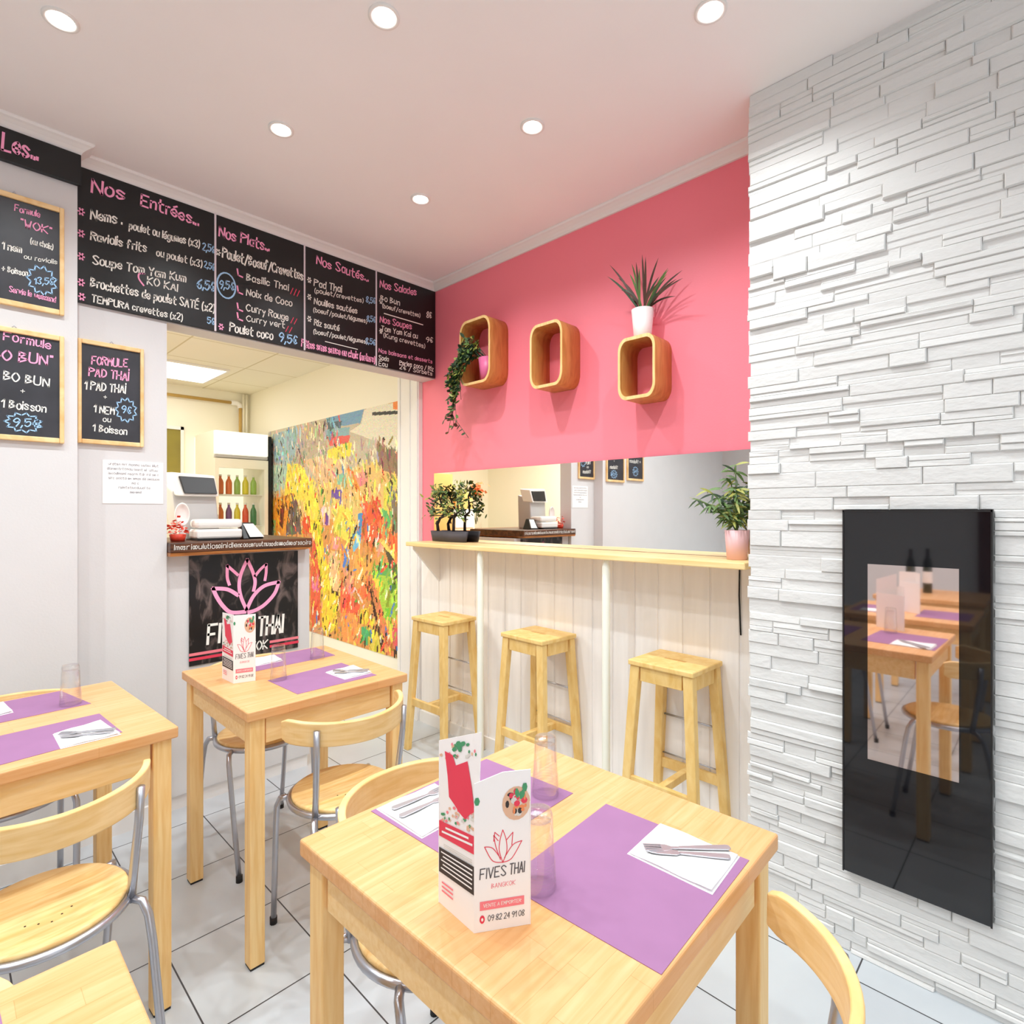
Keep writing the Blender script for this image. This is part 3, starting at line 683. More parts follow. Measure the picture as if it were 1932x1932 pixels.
# till and small machines on the counter
t = thing('cash_till', 'grey point-of-sale terminal with tilted black display on the counter', 'cash register', (.885, 3.0, 1.188))
o = (.885, 3.0, 1.188)
m = MB(); m.hexa([(.80, 2.96, 1.188), (.985, 2.96, 1.188), (.985, 3.10, 1.188), (.80, 3.10, 1.188)], [(.780, 2.985, 1.42), (.972, 2.985, 1.42), (.972, 3.12, 1.46), (.780, 3.12, 1.46)], 'grey_plastic'); m.build('housing', t, o, bevel=.008)
m = MB(); m.hexa([(.790, 2.95, 1.395), (.976, 2.95, 1.395), (.976, 3.06, 1.40), (.790, 3.06, 1.40)], [(.776, 2.99, 1.508), (.970, 2.99, 1.498), (.970, 3.10, 1.508), (.776, 3.10, 1.512)], 'white_plastic'); m.build('head', t, o, bevel=.008)
m = MB(); m.hexa([(.822, 2.943, 1.408), (.966, 2.943, 1.408), (.966, 2.96, 1.408), (.822, 2.96, 1.408)], [(.806, 2.972, 1.49), (.960, 2.972, 1.486), (.960, 2.99, 1.486), (.806, 2.99, 1.49)], 'black_plastic'); m.build('display', t, o, bevel=.003)
t = thing('receipt_printer', 'low white receipt printer with rounded lid in front of the till', 'printer', (.935, 2.87, 1.188))
o = (.935, 2.87, 1.188)
m = MB(); m.box(.835, 1.035, 2.81, 2.93, 1.196, 1.240, 'white_plastic'); m.build('body', t, o, bevel=.01)
m = MB(); m.box(.838, 1.038, 2.815, 2.93, 1.245, 1.286, 'white_plastic'); m.build('lid', t, o, bevel=.015, seg=3)
m = MB(); m.box(.835, 1.02, 2.805, 2.92, 1.1885, 1.196, 'black_plastic'); m.build('base', t, o)
t = thing('card_terminal', 'black card terminal with white front on the counter, right of the printer', 'card terminal', (1.1, 2.87, 1.188))
o = (1.1, 2.87, 1.188)
m = MB(); m.hexa([(1.045, 2.83, 1.189), (1.145, 2.83, 1.189), (1.145, 2.91, 1.189), (1.045, 2.91, 1.189)], [(1.048, 2.88, 1.268), (1.11, 2.88, 1.268), (1.11, 2.91, 1.268), (1.048, 2.91, 1.268)], 'black_plastic'); m.build('body', t, o, bevel=.004)
m = MB(); m.hexa([(1.075, 2.823, 1.198), (1.142, 2.823, 1.198), (1.142, 2.828, 1.198), (1.075, 2.828, 1.198)], [(1.060, 2.872, 1.262), (1.108, 2.872, 1.262), (1.108, 2.877, 1.262), (1.060, 2.877, 1.262)], 'white_plastic'); m.build('keypad', t, o)
t = thing('round_dish', 'round white dish standing on edge beside the till', 'dish', (.80, 2.90, 1.25))
m = MB(); o = (.80, 2.90, 1.25)
m.v = []; n = 28
prof = [(.0, .0), (.022, .0), (.026, -.008), (.030, -.010), (.031, -.006), (.030, .004), (.0, .008)]
vs = [(.80 + r * math.cos(2 * math.pi * j / n), 2.905 + d, 1.309 + r * 1.75 * math.sin(2 * math.pi * j / n)) for r, d in prof for j in range(n)]
m.add(vs, [(i * n + j, i * n + (j + 1) % n, (i + 1) * n + (j + 1) % n, (i + 1) * n + j) for i in range(len(prof) - 1) for j in range(n)], 'white_plastic', True); m.build('bowl', t, o)
m = MB(); m.box(.785, .815, 2.90, 2.93, 1.1885, 1.256, 'white_plastic'); m.build('stand', t, o, bevel=.003)
t = thing('red_flower_basket', 'small orange-red flower arrangement at the left end of the counter', 'flowers', (.765, 2.84, 1.188))
o = (.765, 2.84, 1.188)
m = MB(); m.lathe([(.0, 0.001), (.028, .001), (.034, .03), (.030, .032), (.0, .028)], 'red', o, 16); m.build('basket', t, o)
m = MB()
for i in range(70):
    a = rn.uniform(0, 6.28); r = .046 * math.sqrt(rn.random()); z = 1.222 + rn.uniform(0, .085) * (1 - r / .08)
    c = Vector((.765 + r * math.cos(a), 2.84 + r * math.sin(a), z)); q = rn.uniform(0, 6.28); s_ = rn.uniform(.006, .012)
    e = Vector((math.cos(q), math.sin(q), rn.uniform(-.5, .5))) * s_; g = Vector((-math.sin(q), math.cos(q), rn.uniform(.2, .9))) * s_ * .7
    m.add([c - e, c - g, c + e, c + g], [(0, 1, 2, 3)], 'red')
m.build('petals', t, o, recalc=False)

# ---------------------------------------------------------------- kitchen
def light_panel(x0, x1, y0, y1, label, mt):
    o = ((x0 + x1) / 2, (y0 + y1) / 2, 2.47); t = thing('ceiling_panel_light', label, 'ceiling lamp', o)
    m = MB(); m.box(x0 - .02, x1 + .02, y0 - .02, y1 + .02, 2.455, 2.469, 'trim'); m.build('frame', t, o)
    m = MB(); m.poly([(x0, y0, 2.4545), (x1, y0, 2.4545), (x1, y1, 2.4545), (x0, y1, 2.4545)], mt); ob = m.build('diffuser', t, o, recalc=False)
    for p in ob.data.polygons:
        if p.normal.z > 0: p.flip()
light_panel(1.09, 1.65, 4.82, 5.40, 'bright square light panel in the kitchen ceiling', 'panel_light_soft')
light_panel(-.55, .45, 3.2, 4.2, 'second kitchen ceiling light panel, hidden behind the menu wall', 'panel_light')  # unseen panel added to brighten the kitchen and its mirror image
t = thing('wall_pipe', 'ochre pipe running below the kitchen ceiling and down to the fridge', 'pipe', (1.8, 5.66, 2.03))
o = (1.8, 5.66, 2.03)
m = MB(); m.tube([(-1.2, 5.665, 2.365), (1.98, 5.665, 2.365)], .014, 'pipe'); m.tube([(2.06, 5.655, 2.33), (2.06, 5.655, 2.05)], .014, 'pipe'); m.build('run', t, o)
m = MB(); m.tube([(1.98, 5.66, 2.365), (2.03, 5.66, 2.367), (2.056, 5.66, 2.35), (2.06, 5.656, 2.32)], .024, 'trim'); m.build('elbow', t, o)
m = MB()
for x in (2.09, 2.12): m.tube([(x, 5.66, 2.46), (x, 5.66, 2.04)], .012, 'cream_wall')
tag(m.build('pipe_pair'), 'pair of thin cream pipes in the far kitchen corner behind the fridge', 'pipe')

t = thing('drinks_fridge', 'tall white glass-door fridge with lit header stocked with drinks', 'fridge', (1.878, 5.38, 0))
o = (1.878, 5.38, 0)
m = MB(); x0, x1, y0, y1 = 1.655, 2.10, 5.10, 5.64
m.box(x0, x0 + .025, y0 + .04, y1, 0.04, 2.0, 'fridge'); m.box(x1 - .025, x1, y0 + .04, y1, 0.04, 2.0, 'fridge'); m.box(x1 + .001, x1 + .034, y0 + .012, y1, 0.04, 2.0, 'black_plastic'); m.box(x0, x1, y0 + .04, y1, 2.0, 2.016, 'fridge'); m.box(x0, x1, y0 + .04, y1, .04, .3, 'fridge')
m.box(x0, x1, y1 - .02, y1, .3, 2.0, 'fridge_light'); m.box(x0 + .025, x1 - .025, y0 + .04, y1 - .02, 1.76, 2.0, 'fridge')
m.build('cabinet', t, o)
m = MB(); m.box(x0, x1, y0, y0 + .04, 1.815, 2.014, 'fridge_light'); m.build('header', t, o, bevel=.008)
m = MB(); m.box(x0 + .004, x1 - .004, y0 + .006, y0 + .04, 1.787, 1.812, 'grey_plastic'); m.build('grille', t, o)
m = MB(); m.box(x0, x0 + .03, y0 + .004, y0 + .036, .1, 1.78, 'fridge'); m.box(x1 - .03, x1, y0 + .004, y0 + .036, .1, 1.78, 'fridge'); m.box(x0 + .03, x1 - .03, y0 + .004, y0 + .036, 1.70, 1.78, 'fridge'); m.box(x0 + .03, x1 - .03, y0 + .004, y0 + .036, .1, .2, 'fridge')
dd = m.build('door', t, o)
m = MB(); m.box(x0 + .03, x1 - .03, y0 + .018, y0 + .022, .2, 1.70, 'pane'); c = m.build('glass', dd, o)
m = MB(); m.box(x0 + .008, x0 + .020, y0 - .014, y0 + .006, .9, 1.3, 'grey_plastic'); m.build('handle', dd, o, bevel=.003)
for z in (.95, 1.20, 1.475):
    m = MB(); m.box(x0 + .025, x1 - .025, y0 + .06, y1 - .03, z - .008, z, 'white_plastic'); m.build('shelf', t, o)
DC = [(S(232, 120, 60), 'orange'), (S(226, 210, 60), 'yellow'), (S(150, 190, 90), 'green'), (S(222, 84, 60), 'red'), (S(126, 84, 150), 'purple'), (S(70, 130, 80), 'dark green')]
for row, z in ((('orange', 'orange', 'green', 'yellow', 'green'), 1.476), (('orange', 'purple', 'yellow', 'red', 'dark green'), 1.201)):
    for k, cn in enumerate(row):
        mc = mat('drink_' + cn.replace(' ', '_'), next(c for c, n in DC if n == cn), .3)
        cx = 1.735 + k * .070; hh = .20 if z < 1.4 else .17
        where = ['at the left end', 'second from left', 'in the middle', 'fourth from left', 'at the right end'][k]
        tt = thing('drink_bottle', '%s drink bottle %s of the %s fridge shelf' % (cn, where, 'upper' if z > 1.4 else 'lower'), 'bottle', (cx, 5.22, z), 0, 'drinks on the fridge shelves')
        b = MB(); b.lathe([(0, .001), (.024, .001), (.026, .01), (.026, hh * .6), (.020, hh * .72), (.010, hh * .82), (.010, hh * .94)], mc, n=14); b.build('body', tt)
        b = MB(); b.lathe([(.0115, hh * .92), (.0115, hh), (0, hh)], 'white_plastic', n=12); b.build('cap', tt)

# things at the back of the kitchen, seen in the mirror
t = thing('kitchen_cupboard', 'cream base cupboards deep in the kitchen, seen only in the mirror', 'cupboard', (-.1, 4.8, 0))
o = (-.1, 4.8, 0)
m = MB(); m.box(-1.2, .85, 4.52, 5.10, 0, 1.07, 'cream_wall'); m.build('body', t, o)
for k in range(4):
    m = MB(); m.box(-1.18 + k * .51, -.69 + k * .51, 4.50, 4.52, .1, 1.02, 'fridge'); dd = m.build('door', t, o, bevel=.004)
    m = MB(); m.bar((-.75 + k * .51, 4.49, .72), (-.75 + k * .51, 4.49, .86), .012, .014, 'chrome'); m.build('handle', dd, o)
m = MB(); m.box(-1.22, .87, 4.47, 5.10, 1.07, 1.12, 'edge_wood'); tag(m.build('kitchen_worktop'), 'brown worktop on the cream kitchen cupboards, seen in the mirror', 'worktop')
for nm, lb, a, b, z0, z1 in (('cardboard_box', 'large tan cardboard box, seen in the mirror behind the small twisted tree', .42, .80, 1.121, 1.72),
                             ('wooden_crate', 'low tan crate on a white drawer box, seen in the mirror', .13, .38, 1.352, 1.53)):
    t = thing(nm, lb, 'box', ((a + b) / 2, 4.75, z0)); o = ((a + b) / 2, 4.75, z0)
    m = MB(); m.box(a, b, 4.56, 4.92, z0, z1, 'tan_box'); m.build('carton', t, o, bevel=.004)
    m = MB(); m.box(a - .002, b + .002, 4.558, 4.922, z0 + (z1 - z0) * .45, z0 + (z1 - z0) * .55, 'frame_wood'); m.build('band', t, o)
t = thing('drawer_box', 'white drawer box on the kitchen worktop, under the tan crate in the mirror', 'drawer unit', (.25, 4.75, 1.121)); o = (.25, 4.75, 1.121)
m = MB(); m.box(.10, .41, 4.56, 4.94, 1.121, 1.351, 'fridge'); m.build('body', t, o, bevel=.004)
m = MB(); m.box(.12, .39, 4.548, 4.56, 1.15, 1.33, 'trim'); dd = m.build('drawer', t, o, bevel=.003)
m = MB(); m.bar((.22, 4.54, 1.24), (.29, 4.54, 1.24), .012, .012, 'black_plastic'); m.build('handle', dd, o)
t = thing('flower_vase', 'tall vase with orange flowers on the kitchen worktop, seen in the mirror', 'vase', (-.10, 4.75, 1.121)); o = (-.10, 4.75, 1.121)
m = MB(); m.lathe([(0, .001), (.06, .001), (.065, .02), (.05, .2), (.085, .40), (.08, .40), (.045, .2), (0, .05)], 'glass', o, 24); m.build('vase_body', t, o)
m = MB()
for i in range(60):
    q = Vector((-.10 + random.gauss(0, .05), 4.75 + random.gauss(0, .05), 1.58 + random.gauss(0, .05))); d = Vector((random.uniform(-1, 1), random.uniform(-1, 1), random.uniform(-1, 1))).normalized() * .03; g = Vector((-d.y, d.x, d.z * .5))
    m.add([q - d, q - g, q + d, q + g], [(0, 1, 2, 3)], 'card_orange')
for i in range(7): m.tube([(-.10, 4.75, 1.18), (-.10 + random.gauss(0, .04), 4.75 + random.gauss(0, .04), 1.57)], .004, 'leaf_mid', n=6)
m.build('flowers', t, o, recalc=False)

# mural on the passage wall
MUR = [([(-3.8,99.9),(78.6,100.6),(100.3,99.5),(100.3,80.0),(-3.8,66.5)],(196,186,165)),([(4.4,98.1),(28.7,99.0),(28.0,84.7),(15.9,81.3),(5.9,83.3)],(150,178,188)),([(28.7,98.6),(52.2,99.1),(52.2,88.2),(33.4,79.7),(25.2,81.0)],(188,172,152)),([(4.4,81.8),(19.5,81.1),(15.1,66.8),(4.4,65.1)],(178,205,188)),([(-3.8,66.5),(100.3,78.5),(100.3,46.0),(-3.8,41.5)],(225,190,120)),([(-3.8,53.0),(100.3,54.1),(100.3,0.9),(-3.8,-9.6)],(214,150,84)),([(51.6,100.3),(78.6,100.2),(76.1,94.5),(52.2,95.2)],(116,158,190)),([(50.4,98.0),(63.6,97.2),(62.5,94.0),(51.6,94.7)],(80,100,110)),([(50.4,94.8),(69.0,93.8),(68.4,89.9),(52.2,91.7)],(138,176,186)),([(78.6,99.6),(83.9,100.7),(100.3,99.2),(100.3,80.6),(69.0,91.8),(76.6,94.1)],(226,222,202)),([(83.5,97.9),(100.3,96.1),(100.3,94.8),(83.9,96.5)],(60,62,60)),([(95.7,101.8),(100.3,101.6),(100.3,96.2),(96.1,97.2)],(238,140,70)),([(52.8,91.3),(69.5,90.1),(67.9,86.6),(54.6,86.9)],(226,98,92)),([(47.4,77.3),(53.4,85.3),(63.6,87.0),(70.5,87.0),(69.5,81.2),(60.8,80.2),(52.2,75.9)],(246,222,84)),([(85.8,84.8),(100.3,80.3),(100.3,71.1),(88.5,74.0)],(150,124,98)),([(33.4,82.0),(47.4,83.0),(66.8,79.4),(66.8,69.7),(46.2,70.6)],(226,190,150)),([(59.2,73.8),(66.8,74.0),(66.8,69.3),(60.3,68.9)],(140,195,170)),([(18.8,81.5),(30.0,80.7),(37.4,73.5),(43.7,71.0),(48.7,47.3),(39.9,47.0),(33.4,61.8),(15.9,64.8)],(248,222,88)),([(5.2,63.8),(25.2,66.5),(19.5,45.6),(1.2,45.0)],(236,154,54)),([(12.1,60.1),(16.6,62.0),(14.4,48.2),(11.4,50.1)],(120,50,30)),([(23.1,62.7),(28.0,61.9),(32.1,46.0),(17.3,45.5)],(112,98,84)),([(32.1,54.3),(38.6,55.1),(39.9,46.3),(33.4,46.1)],(228,84,50)),([(66.8,76.0),(70.5,75.1),(79.1,61.7),(77.6,59.2)],(240,150,60)),([(72.1,72.7),(80.6,74.5),(81.0,69.0),(75.6,67.6)],(232,150,130)),([(77.6,60.5),(88.5,61.9),(91.3,48.1),(77.1,47.6)],(230,92,60)),([(90.4,67.1),(97.4,71.3),(95.2,56.3),(90.4,57.8)],(214,206,90)),([(89.9,57.8),(95.2,57.3),(93.9,49.9),(89.9,50.8)],(96,176,104)),([(94.8,60.9),(100.3,69.7),(100.3,48.4),(95.7,48.2)],(128,116,98)),([(48.7,59.4),(55.1,59.4),(54.6,51.0),(48.7,50.9)],(240,200,200)),([(50.4,56.6),(54.0,56.6),(53.4,51.0),(50.4,51.3)],(110,70,150)),([(55.8,67.0),(63.6,66.7),(63.0,62.4),(55.8,63.2)],(112,84,170)),([(56.9,62.2),(70.5,57.9),(73.1,47.4),(58.0,46.9)],(236,218,92)),([(1.2,53.0),(7.5,53.1),(7.5,43.8),(1.2,43.5)],(140,180,110)),([(58.0,53.7),(74.1,52.2),(70.0,43.2),(60.8,46.2)],(236,216,92)),([(39.3,42.4),(47.4,41.7),(47.4,7.1),(39.9,1.5)],(224,96,62)),([(39.9,26.3),(45.0,26.1),(45.6,19.0),(40.6,20.6)],(226,110,150)),([(39.3,53.4),(48.1,53.5),(49.2,42.9),(54.0,29.1),(60.8,19.5),(59.7,5.6),(54.0,1.2),(48.7,3.0),(48.7,18.0),(45.0,35.5),(42.5,46.2)],(242,206,62)),([(53.4,31.2),(56.3,20.3),(61.4,19.6),(59.7,22.1),(56.9,23.1)],(70,55,30)),([(53.4,39.6),(61.4,39.4),(62.5,21.7),(56.9,21.5),(54.6,29.2)],(240,190,136)),([(56.3,46.0),(62.5,45.9),(60.3,40.0),(55.8,40.4)],(234,150,150)),([(64.7,42.3),(68.4,41.5),(67.9,33.4),(65.2,33.2)],(78,128,212)),([(71.1,47.2),(76.6,48.0),(76.1,43.5),(71.6,39.7)],(112,184,228)),([(74.6,56.3),(77.6,56.6),(76.6,46.6),(74.1,46.5)],(80,140,200)),([(71.6,39.0),(83.0,38.1),(83.0,30.2),(74.1,27.4)],(240,168,84)),([(77.1,53.8),(88.5,54.0),(91.3,41.8),(83.9,40.7),(78.1,47.4)],(228,104,66)),([(83.9,45.1),(90.4,43.3),(90.4,40.8),(85.8,40.8)],(232,180,150)),([(87.6,49.3),(91.3,44.8),(100.3,37.6),(100.3,35.2),(88.5,44.7)],(244,212,110)),([(91.7,48.5),(100.3,48.2),(100.3,39.4),(95.2,42.6)],(226,110,64)),([(91.3,41.8),(93.9,41.0),(100.3,34.9),(100.3,28.7),(95.2,33.0)],(84,80,56)),([(62.5,24.8),(69.0,23.9),(71.6,20.2),(76.1,17.6),(75.6,13.3),(63.0,11.3)],(232,98,70)),([(63.0,12.3),(75.6,14.2),(75.6,1.3),(64.1,0.3)],(242,152,84)),([(63.6,33.4),(72.1,30.8),(71.1,20.8),(67.9,21.1)],(230,150,120)),([(76.1,25.7),(81.6,27.6),(83.5,20.5),(77.1,20.3)],(228,120,72)),([(85.3,35.2),(93.1,37.0),(97.4,33.1),(100.3,27.5),(100.3,14.2),(95.2,15.5),(91.3,14.2),(85.3,22.7)],(166,202,72)),([(85.8,35.2),(93.9,35.9),(94.4,31.7),(87.6,31.6)],(96,170,84)),([(94.4,29.8),(97.4,29.6),(98.2,24.9),(94.4,25.0)],(84,130,50)),([(91.3,18.8),(94.8,19.0),(94.8,14.2),(91.3,13.9)],(120,196,60)),([(83.9,30.0),(90.4,29.4),(88.5,24.6),(85.3,25.8)],(246,206,70)),([(74.6,15.4),(81.6,17.4),(83.9,10.5),(76.6,9.9)],(242,206,62)),([(76.6,8.6),(81.6,9.8),(81.0,1.5),(77.1,1.6)],(80,170,110)),([(81.0,9.4),(89.5,7.8),(91.3,-0.5),(82.0,-0.6)],(222,200,80)),([(81.6,29.8),(84.9,28.8),(97.4,0.3),(93.1,0.5)],(228,130,84)),([(81.0,28.5),(82.0,28.5),(91.3,0.8),(89.0,1.5)],(70,40,30)),([(91.7,13.7),(96.5,13.9),(98.2,3.4),(94.8,5.8)],(236,214,80)),([(95.2,11.9),(100.3,11.6),(100.3,2.7),(97.0,2.6)],(226,92,98)),([(71.1,25.5),(72.1,25.5),(79.1,18.3),(77.6,18.1)],(250,200,190))]
NU, NV = 220, 320
uu, vv = np.meshgrid((np.arange(NU) + .5) / NU * 100, (np.arange(NV) + .5) / NV * 100)
img = np.zeros((NV, NU, 3)); img[:] = (210, 190, 140)
rg = np.random.default_rng(3)
def pip(poly):
    ins = np.zeros(uu.shape, bool); n = len(poly)
    for i in range(n):
        x0, y0 = poly[i]; x1, y1 = poly[(i + 1) % n]
        if y0 == y1: continue
        c = ((y0 > vv) != (y1 > vv)) & (uu < (x1 - x0) * (vv - y0) / (y1 - y0) + x0); ins ^= c
    return ins
for p, c in MUR:
    k = pip(p)
    if k.any(): img[k] = np.array(c) + rg.normal(0, 7, (k.sum(), 3))
base = img.copy()
for i in range(3300):
    cu, cv = rg.uniform(0, 100), rg.uniform(0, 100); a = rg.uniform(.2, .6); b = a * rg.uniform(1.6, 5.0)
    th = rg.normal(.18 if cv > 55 else -.25 if cu > 40 else .25, .35)
    if cu > 64 and cv > 86: continue
    r_ = int(b * 2.2) + 2; j0, j1 = max(0, int((cv - b * 1.3) / 100 * NV)), min(NV, int((cv + b * 1.3) / 100 * NV) + 1); i0, i1 = max(0, int((cu - b * 1.1) / 100 * NU)), min(NU, int((cu + b * 1.1) / 100 * NU) + 1)
    U, V = uu[j0:j1, i0:i1], vv[j0:j1, i0:i1]
    du, dv = U - cu, (V - cv) * .82; x = du * np.cos(th) + dv * np.sin(th); y = -du * np.sin(th) + dv * np.cos(th)
    k = (x / a) ** 2 + (y / b) ** 2 < 1
    pu, pv = np.clip(cu + rg.normal(0, 1.6), 0, 99.9), np.clip(cv + rg.normal(0, 2.0), 0, 99.9)
    col = base[int(pv / 100 * NV), int(pu / 100 * NU)]
    c = np.clip(col * rg.uniform(.78, 1.18) + rg.normal(0, 14, 3), 16, 255)
    q = rg.random()
    if q < .07: c = np.array([70, 48, 30]) * rg.uniform(.6, 1.2)
    elif q < .14: c = np.array([252, 240, 206])
    elif q < .19: c = np.array([(235, 80, 60), (80, 130, 200), (90, 160, 70), (246, 220, 80)][rg.integers(4)], float)
    img[j0:j1, i0:i1][k] = c
lin = np.clip(img, 0, 255) / 255; lin = np.where(lin <= .04045, lin / 12.92, ((lin + .055) / 1.055) ** 2.4)
Y0m, Y1m, Z0m, Z1m = 5.23, 3.126, .34, 2.06
gy = Y0m + (Y1m - Y0m) * np.arange(NU + 1) / NU; gz = Z0m + (Z1m - Z0m) * np.arange(NV + 1) / NV
vs = [(2.156, float(y), float(z)) for z in gz for y in gy]
fs = [(j * (NU + 1) + i, (j + 1) * (NU + 1) + i, (j + 1) * (NU + 1) + i + 1, j * (NU + 1) + i + 1) for j in range(NV) for i in range(NU)]
t = thing('wall_mural', 'colourful printed mural of a floating market on the passage wall', 'mural', (2.156, 4.18, .34))
me = bpy.data.meshes.new('print'); me.from_pydata([(a - 2.156, b - 4.18, c - .34) for a, b, c in vs], [], fs)
at = me.color_attributes.new('paint', 'FLOAT_COLOR', 'CORNER')
buf = np.ones((NU * NV, 4, 4), np.float32); buf[:, :, :3] = lin.reshape(-1, 1, 3); at.data.foreach_set('color', buf.ravel())
me.materials.append(M['mural']); ob = bpy.data.objects.new('print', me); COL.objects.link(ob); ob.parent = t
m = MB(); m.box(2.1565, 2.1615, Y1m, Y0m, Z0m, Z1m, 'card'); m.build('backing', t, (2.156, 4.18, .34))

# ---------------------------------------------------------------- bar shelf, mirrors, wall cubes
t = thing('bar_shelf', 'long narrow pine bar shelf on white posts under the mirrors', 'bar', (2.04, 1.74, 0)); o = (2.04, 1.74, 0)
m = MB(); m.box(1.922, 2.148, YS + .012, 2.735, 1.122, 1.146, 'shelf_wood'); m.build('shelf_board', t, o, bevel=.004)
for y in (2.126, 1.352):
    m = MB(); m.lathe([(.017, 0), (.017, 1.09), (.010, 1.122)], 'post', (1.955, y, 0), 16); m.build('post', t, o)
m = MB(); m.prism([(2.148, 2.70, 1.121), (1.96, 2.70, 1.121), (1.96, 2.70, 1.10), (2.148, 2.70, .90)], (0, .016, 0), 'trim'); m.build('bracket', t, o)
for k, (a, b, lb) in enumerate(((.757, 1.283, 'rightmost mirror panel, behind the pale pink pot'), (1.285, 1.746, 'mirror panel reflecting the white wall and dark slates'),
                                (1.748, 2.299, 'mirror panel reflecting the till and counter'), (2.301, 2.758, 'leftmost mirror panel, behind the small twisted tree'))):
    m = MB(); m.box(2.156, 2.161, a, b, 1.147, 1.558, 'mirror'); mp_ = m.build('mirror_panel'); mp_.rotation_euler.z = .012; mp_.location.x -= .0045; tag(mp_, lb, 'mirror', 'mirror panels above the bar')

def rrect(w, h, rw, rh, n=7):
    p = []
    for sx, sz, a0 in ((1, 1, 0), (-1, 1, 90), (-1, -1, 180), (1, -1, 270)):
        for i in range(n + 1):
            a = math.radians(a0 + 90 * i / n); p.append((sx * (w / 2 - rw) + rw * math.cos(a), sz * (h / 2 - rh) + rh * math.sin(a)))
    return p
def cube(y0, y1, z0, z1, label):
    w, h = y1 - y0, z1 - z0; cy, cz = (y0 + y1) / 2, (z0 + z1) / 2
    t = thing('cube_shelf', label, 'wall shelf', (2.162, cy, z0), 0, 'rounded wooden cube shelves on the pink wall')
    rw, rh = w * .22, h * .21; th = .011
    A = rrect(w, h, rw, rh); B = rrect(w - 2 * th, h - 2 * th * 1.25, rw - th * .7, rh - th * .8); n = len(A)
    X0, X1 = 2.024, 2.1615; mk = lambda P, x: [(x, cy + a, cz + b) for a, b in P]
    m = MB(); m.add(mk(A, X0 + .002) + mk(A, X1) + mk(B, X1) + mk(B, X0 + .002), [(r * n + i, r * n + (i + 1) % n, (r + 1) % 4 * n + (i + 1) % n, (r + 1) % 4 * n + i) for r in range(3) for i in range(n)], 'box_wood', True)
    m.build('body', t, (2.162, cy, z0))
    m = MB(); m.add(mk(A, X0 + .002) + mk(A, X0) + mk(B, X0) + mk(B, X0 + .002), [(r * n + i, r * n + (i + 1) % n, (r + 1) * n + (i + 1) % n, (r + 1) * n + i) for r in range(3) for i in range(n)], 'box_edge')
    m.build('rim', t, (2.162, cy, z0))
cube(2.128, 2.372, 2.008, 2.362, 'largest wooden cube shelf, holding the trailing plant')
cube(1.644, 1.846, 1.914, 2.222, 'empty middle wooden cube shelf on the pink wall')
cube(1.164, 1.340, 1.790, 2.050, 'smallest wooden cube shelf, under the spiky potted plant')

# ---------------------------------------------------------------- plants
def leaf(m, base, tip, w, mt, droop=.0, n=5, nrm=None):
    b = Vector(base); e = Vector(tip); d = e - b; up = Vector(nrm) if nrm else Vector((-.6, .2, .8))
    s_ = d.cross(up).normalized(); L = []; R = []
    for i in range(n + 1):
        u = i / n; p = b + d * u + Vector((0, 0, droop * math.sin(u * math.pi))); k = w * (math.sin(math.pi * min(1, u * .85 + .12)) ** .8) * (1 if i < n else .05)
        L.append(p + s_ * k / 2); R.append(p - s_ * k / 2)
    m.add(L + R, [(i, i + 1, n + 2 + i, n + 1 + i) for i in range(n)], mt, True)
# spiky plant
t = thing('spiky_plant', 'spiky plant in a white pot on top of the smallest cube shelf', 'potted plant', (2.10, 1.263, 2.051)); o = (2.10, 1.263, 2.051)
PX0 = 2.095
m = MB(); m.lathe([(0, 0.0005), (.033, .0005), (.036, .004), (.047, .126), (.044, .126), (.042, .112), (0, .112)], 'pot_white', (PX0, 1.263, 2.051), 28); m.build('pot', t, o)
m = MB(); m.lathe([(0, .108), (.042, .1125)], 'soil', (PX0, 1.263, 2.051), 20); m.build('soil', t, o)
m = MB(); rp = random.Random(5)
for ty, tz in [(1.424, 2.415), (1.40, 2.36), (1.335, 2.405), (1.30, 2.33), (1.27, 2.37), (1.203, 2.36), (1.23, 2.32), (1.151, 2.325), (1.11, 2.285), (1.067, 2.23), (1.118, 2.27), (1.147, 2.245), (1.37, 2.30), (1.09, 2.30), (1.17, 2.36), (1.13, 2.21), (1.34, 2.27), (1.08, 2.26), (1.19, 2.30), (1.25, 2.40), (1.385, 2.33), (1.10, 2.24), (1.16, 2.22)]:
    dx = rp.uniform(-.10, .045)
    leaf(m, (PX0 + rp.uniform(-.01, .01), 1.263 + rp.uniform(-.012, .012), 2.16), (PX0 + dx, ty, tz), .0095, rp.choice(('leaf_red', 'leaf_mid', 'leaf_dark', 'leaf_red')), .02, 7, (-.9, -.4, .1))
m.build('leaves', t, o, recalc=False)
# trailing plant
t = thing('trailing_plant', 'trailing green plant in a pink pot inside the largest cube shelf', 'potted plant', (2.09, 2.215, 2.024)); o = (2.09, 2.215, 2.024)
m = MB(); m.lathe([(0, .001), (.036, .001), (.050, .128), (.047, .128), (.045, .115), (0, .115)], 'pot_pink', (2.09, 2.215, 2.024), 26); m.build('pot', t, o)
m = MB(); st = MB()
strands = []
for i in range(26):
    a = (2.085 + rp.uniform(-.03, .03), 2.225 + rp.uniform(-.03, .03), 2.15)
    b = (2.04 + rp.uniform(-.03, .03), 2.30 + rp.uniform(-.03, .045), 2.22 + rp.uniform(-.06, .06))
    c = (1.995 + rp.uniform(-.02, .015), 2.36 + rp.uniform(-.05, .075), 2.10 + rp.uniform(-.05, .05))
    e = (1.995 + rp.uniform(-.015, .02), 2.37 + rp.uniform(-.04, .06), 1.99 + rp.uniform(-.06, .06))
    strands.append([a, b, c, e])
